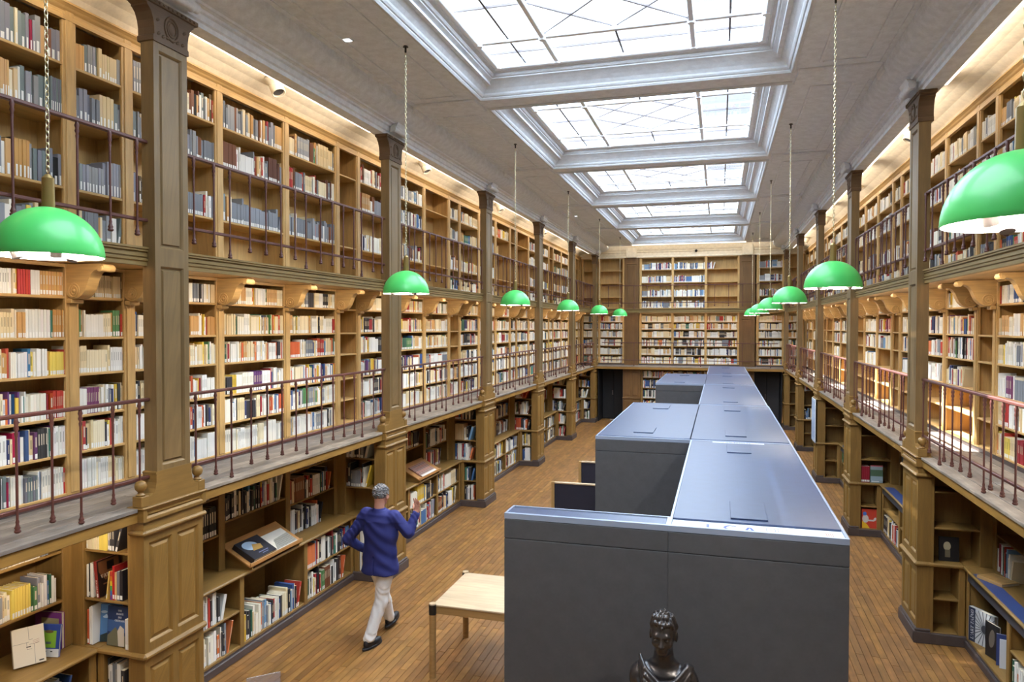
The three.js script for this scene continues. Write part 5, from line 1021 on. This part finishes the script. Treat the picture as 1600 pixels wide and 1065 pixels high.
  gb().cbox(-.17, .17, 0, .1, -.17, .17, .01).cbox(-.14, .14, .1, .9, -.14, .14, .006).cbox(-.17, .17, .9, .95, -.17, .17, .012).build('column', M.stone, b);
}
{ // the man walking away
  const P = thing('person', 'person with grey hair in navy blazer and white trousers walking away, hand raised', 'person', [-2.50, 0, -7.25], -.12);
  const J = { hipL: [-.09, .93, 0], hipR: [.09, .93, .01], kneeR: [.035, .49, .05], ankR: [-.035, .095, .19], kneeL: [-.10, .52, -.20], ankL: [-.125, .13, -.36], shL: [-.195, 1.435, .0], elL: [-.40, 1.13, .06], wrL: [-.245, .985, -.09], shR: [.195, 1.44, 0], elR: [.345, 1.265, -.03], wrR: [.385, 1.465, -.12] };
  const skin = mat({ color: S(206, 150, 128), roughness: .55 }), navy = new THREE.MeshStandardMaterial({ color: S(36, 44, 116), map: mottle, roughness: .75 }), white = mat({ color: S(246, 245, 246), map: mottle, roughness: .8 }), hairM = mat({ color: S(118, 116, 118), roughness: .75 }), shoe = mat({ color: S(26, 26, 32), roughness: .5 });
  const HY = 1.655, toHead = p => [-(p[0]), p[1] - HY, -(p[2] + .02)];
  const headF = p => { let d = headField(toHead(p)); return smin(d, cap(p, [0, 1.60, .02], [0, 1.46, .03], .052, .06), .03); };
  const bodyF = p => { // skin under the clothes
    let d = tube(p, [[.86, 0, 0, .15, .10], [1.0, 0, 0, .145, .095], [1.25, 0, 0, .165, .105], [1.4, 0, .0, .16, .09], [1.48, 0, .02, .07, .06]]);
    d = smin(d, cap(p, [0, 1.46, .02], [0, 1.6, .015], .056, .05), .03);
    for (const [a, b, c] of [[J.shL, J.elL, J.wrL], [J.shR, J.elR, J.wrR]]) { d = smin(d, cap(p, a, b, .05, .04), .03); d = smin(d, cap(p, b, c, .039, .027), .02); }
    for (const [a, b, c] of [[J.hipL, J.kneeL, J.ankL], [J.hipR, J.kneeR, J.ankR]]) { d = smin(d, cap(p, a, b, .078, .05), .03); d = smin(d, cap(p, b, c, .048, .034), .02); }
    return d;
  };
  // a hand from its wrist: direction of the fingers, spread axis, palm normal
  const handF = (w, dir, side, thumbSign, curl) => {
    const D = new THREE.Vector3(...dir).normalize(), Sx = new THREE.Vector3(...side); Sx.addScaledVector(D, -Sx.dot(D)).normalize(); const Nn = new THREE.Vector3().crossVectors(D, Sx);
    const at = (f, s, n) => [0, 1, 2].map(k => w[k] + D.getComponent(k) * f + Sx.getComponent(k) * s + Nn.getComponent(k) * n), segs = [];
    const lens = [.068, .078, .074, .058];
    for (let k = 0; k < 4; k++) { const s = (k - 1.5) * .021, L = lens[k], a = at(.088, s, 0), b = at(.088 + L * .5, s * 1.18, curl * .012), c = at(.088 + L, s * 1.3, curl * .034); segs.push([a, b, .0092, .0085], [b, c, .0085, .007]); }
    const t0 = at(.028, thumbSign * .034, 0), t1 = at(.062, thumbSign * .062, .008), t2 = at(.088, thumbSign * .072, .016); segs.push([t0, t1, .013, .0105], [t1, t2, .0105, .0082]);
    return p => { let d = cap(p, at(-.03, 0, 0), at(.02, 0, 0), .026, .026); for (const s of [-.024, -.008, .008, .024]) d = smin(d, cap(p, at(.02, s * .8, 0), at(.088, s, 0), .0135, .012), .012); for (const q of segs) d = smin(d, cap(p, ...q), .006); return d; };
  };
  const hR = handF(J.wrR, [.12, 1, -.12], [1, 0, .25], -1, -1), hL = handF(J.wrL, [.75, -.45, -.4], [.2, .8, -.3], 1, 1);
  const body = mergeGeometries([field([0, .8, 0], .86, .0125, bodyF), field([0, 1.62, 0], .19, .0042, p => smax(headF(p), 1.47 - p[1], .004)), field([.40, 1.54, -.13], .14, .0035, hR), field([-.19, .95, -.12], .14, .0035, hL)]);
  put('body', body, skin, P);
  const hair = p => { const q = toHead(p); let d = ell(q, [0, .036, -.018], [.084, .09, .1]); d = smax(d, -(q[1] + .045 - .55 * Math.max(0, q[2] + .02)), .015); d = smax(d, q[2] - .078, .02); const c = .010 * Math.sin(q[0] * 130 + 3 * Math.sin(q[1] * 90)) * Math.sin(q[1] * 120 + 2 * Math.sin(q[2] * 100)) + .016 * pn3(q[0] * 70, q[1] * 70, q[2] * 70); return d - c * (q[1] > 0 ? 1 : .35); };
  put('hair', field([0, 1.68, 0], .16, .0038, hair), hairM, P);
  const fold = (p, f, a) => a * Math.sin(p[1] * f + 9 * p[0] + 2.5 * Math.sin(p[0] * 11 + p[1] * 5));
  const jacket = p => {
    let d = tube(p, [[.80, 0, .01, .232, .155], [.92, 0, .01, .215, .148], [1.06, 0, .01, .197, .13], [1.25, 0, .0, .212, .138], [1.37, 0, .005, .205, .125], [1.45, 0, .015, .15, .095], [1.50, 0, .02, .085, .072]]);
    d = smin(d, cap(p, [-.15, 1.425, .0], [.15, 1.43, .0], .068, .068), .05);
    for (const [a, b, c] of [[J.shL, J.elL, J.wrL], [J.shR, J.elR, J.wrR]]) { const e = [0, 1, 2].map(k => c[k] * .96 + b[k] * .04); let s = smin(cap(p, a, b, .066, .058), cap(p, b, e, .058, .043), .03); s -= .003 * Math.sin((p[1] + p[0]) * 60 + 4 * Math.sin(p[2] * 40)); d = smin(d, s, .045); }
    d = smin(d, tube(p, [[1.47, 0, .02, .083, .076], [1.525, 0, .025, .072, .066]]), .012);                     // collar
    d -= p[1] < 1.38 ? fold(p, 34, .0045) : 0;
    d = smax(d, -Math.max(Math.abs(p[0] + .0) - .0035, .10 - p[2], p[1] - 1.0, -1), .004);                       // centre vent
    return d;
  };
  const jk = p => smax(jacket(p), -(tube(p, [[.6, 0, 0, .2, .135], [.80, 0, .01, .21, .14], [.86, 0, .01, .15, .08]])), .004);
  put('blazer', field([-.02, 1.17, -.02], .47, .0088, jk), navy, P);
  const trousers = p => {
    let d = tube(p, [[.80, 0, 0, .172, .122], [.95, 0, 0, .17, .118], [1.02, 0, 0, .16, .11]]);
    const cuff = (a, b, t) => [0, 1, 2].map(k => a[k] + (b[k] - a[k]) * t);
    for (const [a, b, c] of [[J.hipL, J.kneeL, J.ankL], [J.hipR, J.kneeR, J.ankR]]) { let s = smin(cap(p, a, b, .1, .072), cap(p, b, cuff(b, c, .97), .072, .062), .03); s -= (.0028 * Math.sin(p[1] * 55 + p[0] * 70 + 3 * Math.sin(p[1] * 17 + p[2] * 20)) + .003 * Math.sin(p[1] * 31 - p[0] * 60)) * (p[1] < .82 ? (p[1] < .2 || Math.abs(p[1] - .5) < .16 ? 1 : .35) : 0); d = smin(d, s, .025); }
    return d;
  };
  put('trousers', field([-.02, .56, -.06], .54, .0095, p => smax(trousers(p), .085 - p[1], .004)), white, P);
  const shoeF = (a, dir, pitch) => p => { const c = Math.cos(dir), s = Math.sin(dir), x = p[0] - a[0], z = p[2] - a[2], X = c * x - s * z, Z0 = s * x + c * z, y0 = p[1] - a[1], cp = Math.cos(pitch), sp = Math.sin(pitch), Y = cp * y0 - sp * Z0, Z = sp * y0 + cp * Z0; const q = [X, Y, Z];
    let d = smin(ell(q, [0, -.05, -.10], [.046, .042, .105]), ell(q, [0, -.035, .012], [.04, .058, .06]), .03); d = smax(d, -.095 - q[1], .006); return smin(d, Math.max(ell([q[0], 0, q[2]], [0, 0, -.06], [.049, 1, .155]), Math.abs(q[1] + .082) - .013), .006); };
  const sR = put('shoe', field([J.ankR[0] + .01, .08, J.ankR[2] - .06], .19, .0055, shoeF(J.ankR, -.12, 0)), shoe, P);
  const sL = put('shoe', field([J.ankL[0], .1, J.ankL[2] - .06], .19, .0055, shoeF([J.ankL[0], .13, J.ankL[2]], .05, -.16)), shoe, P);
}
renderer.render(scene, camera);
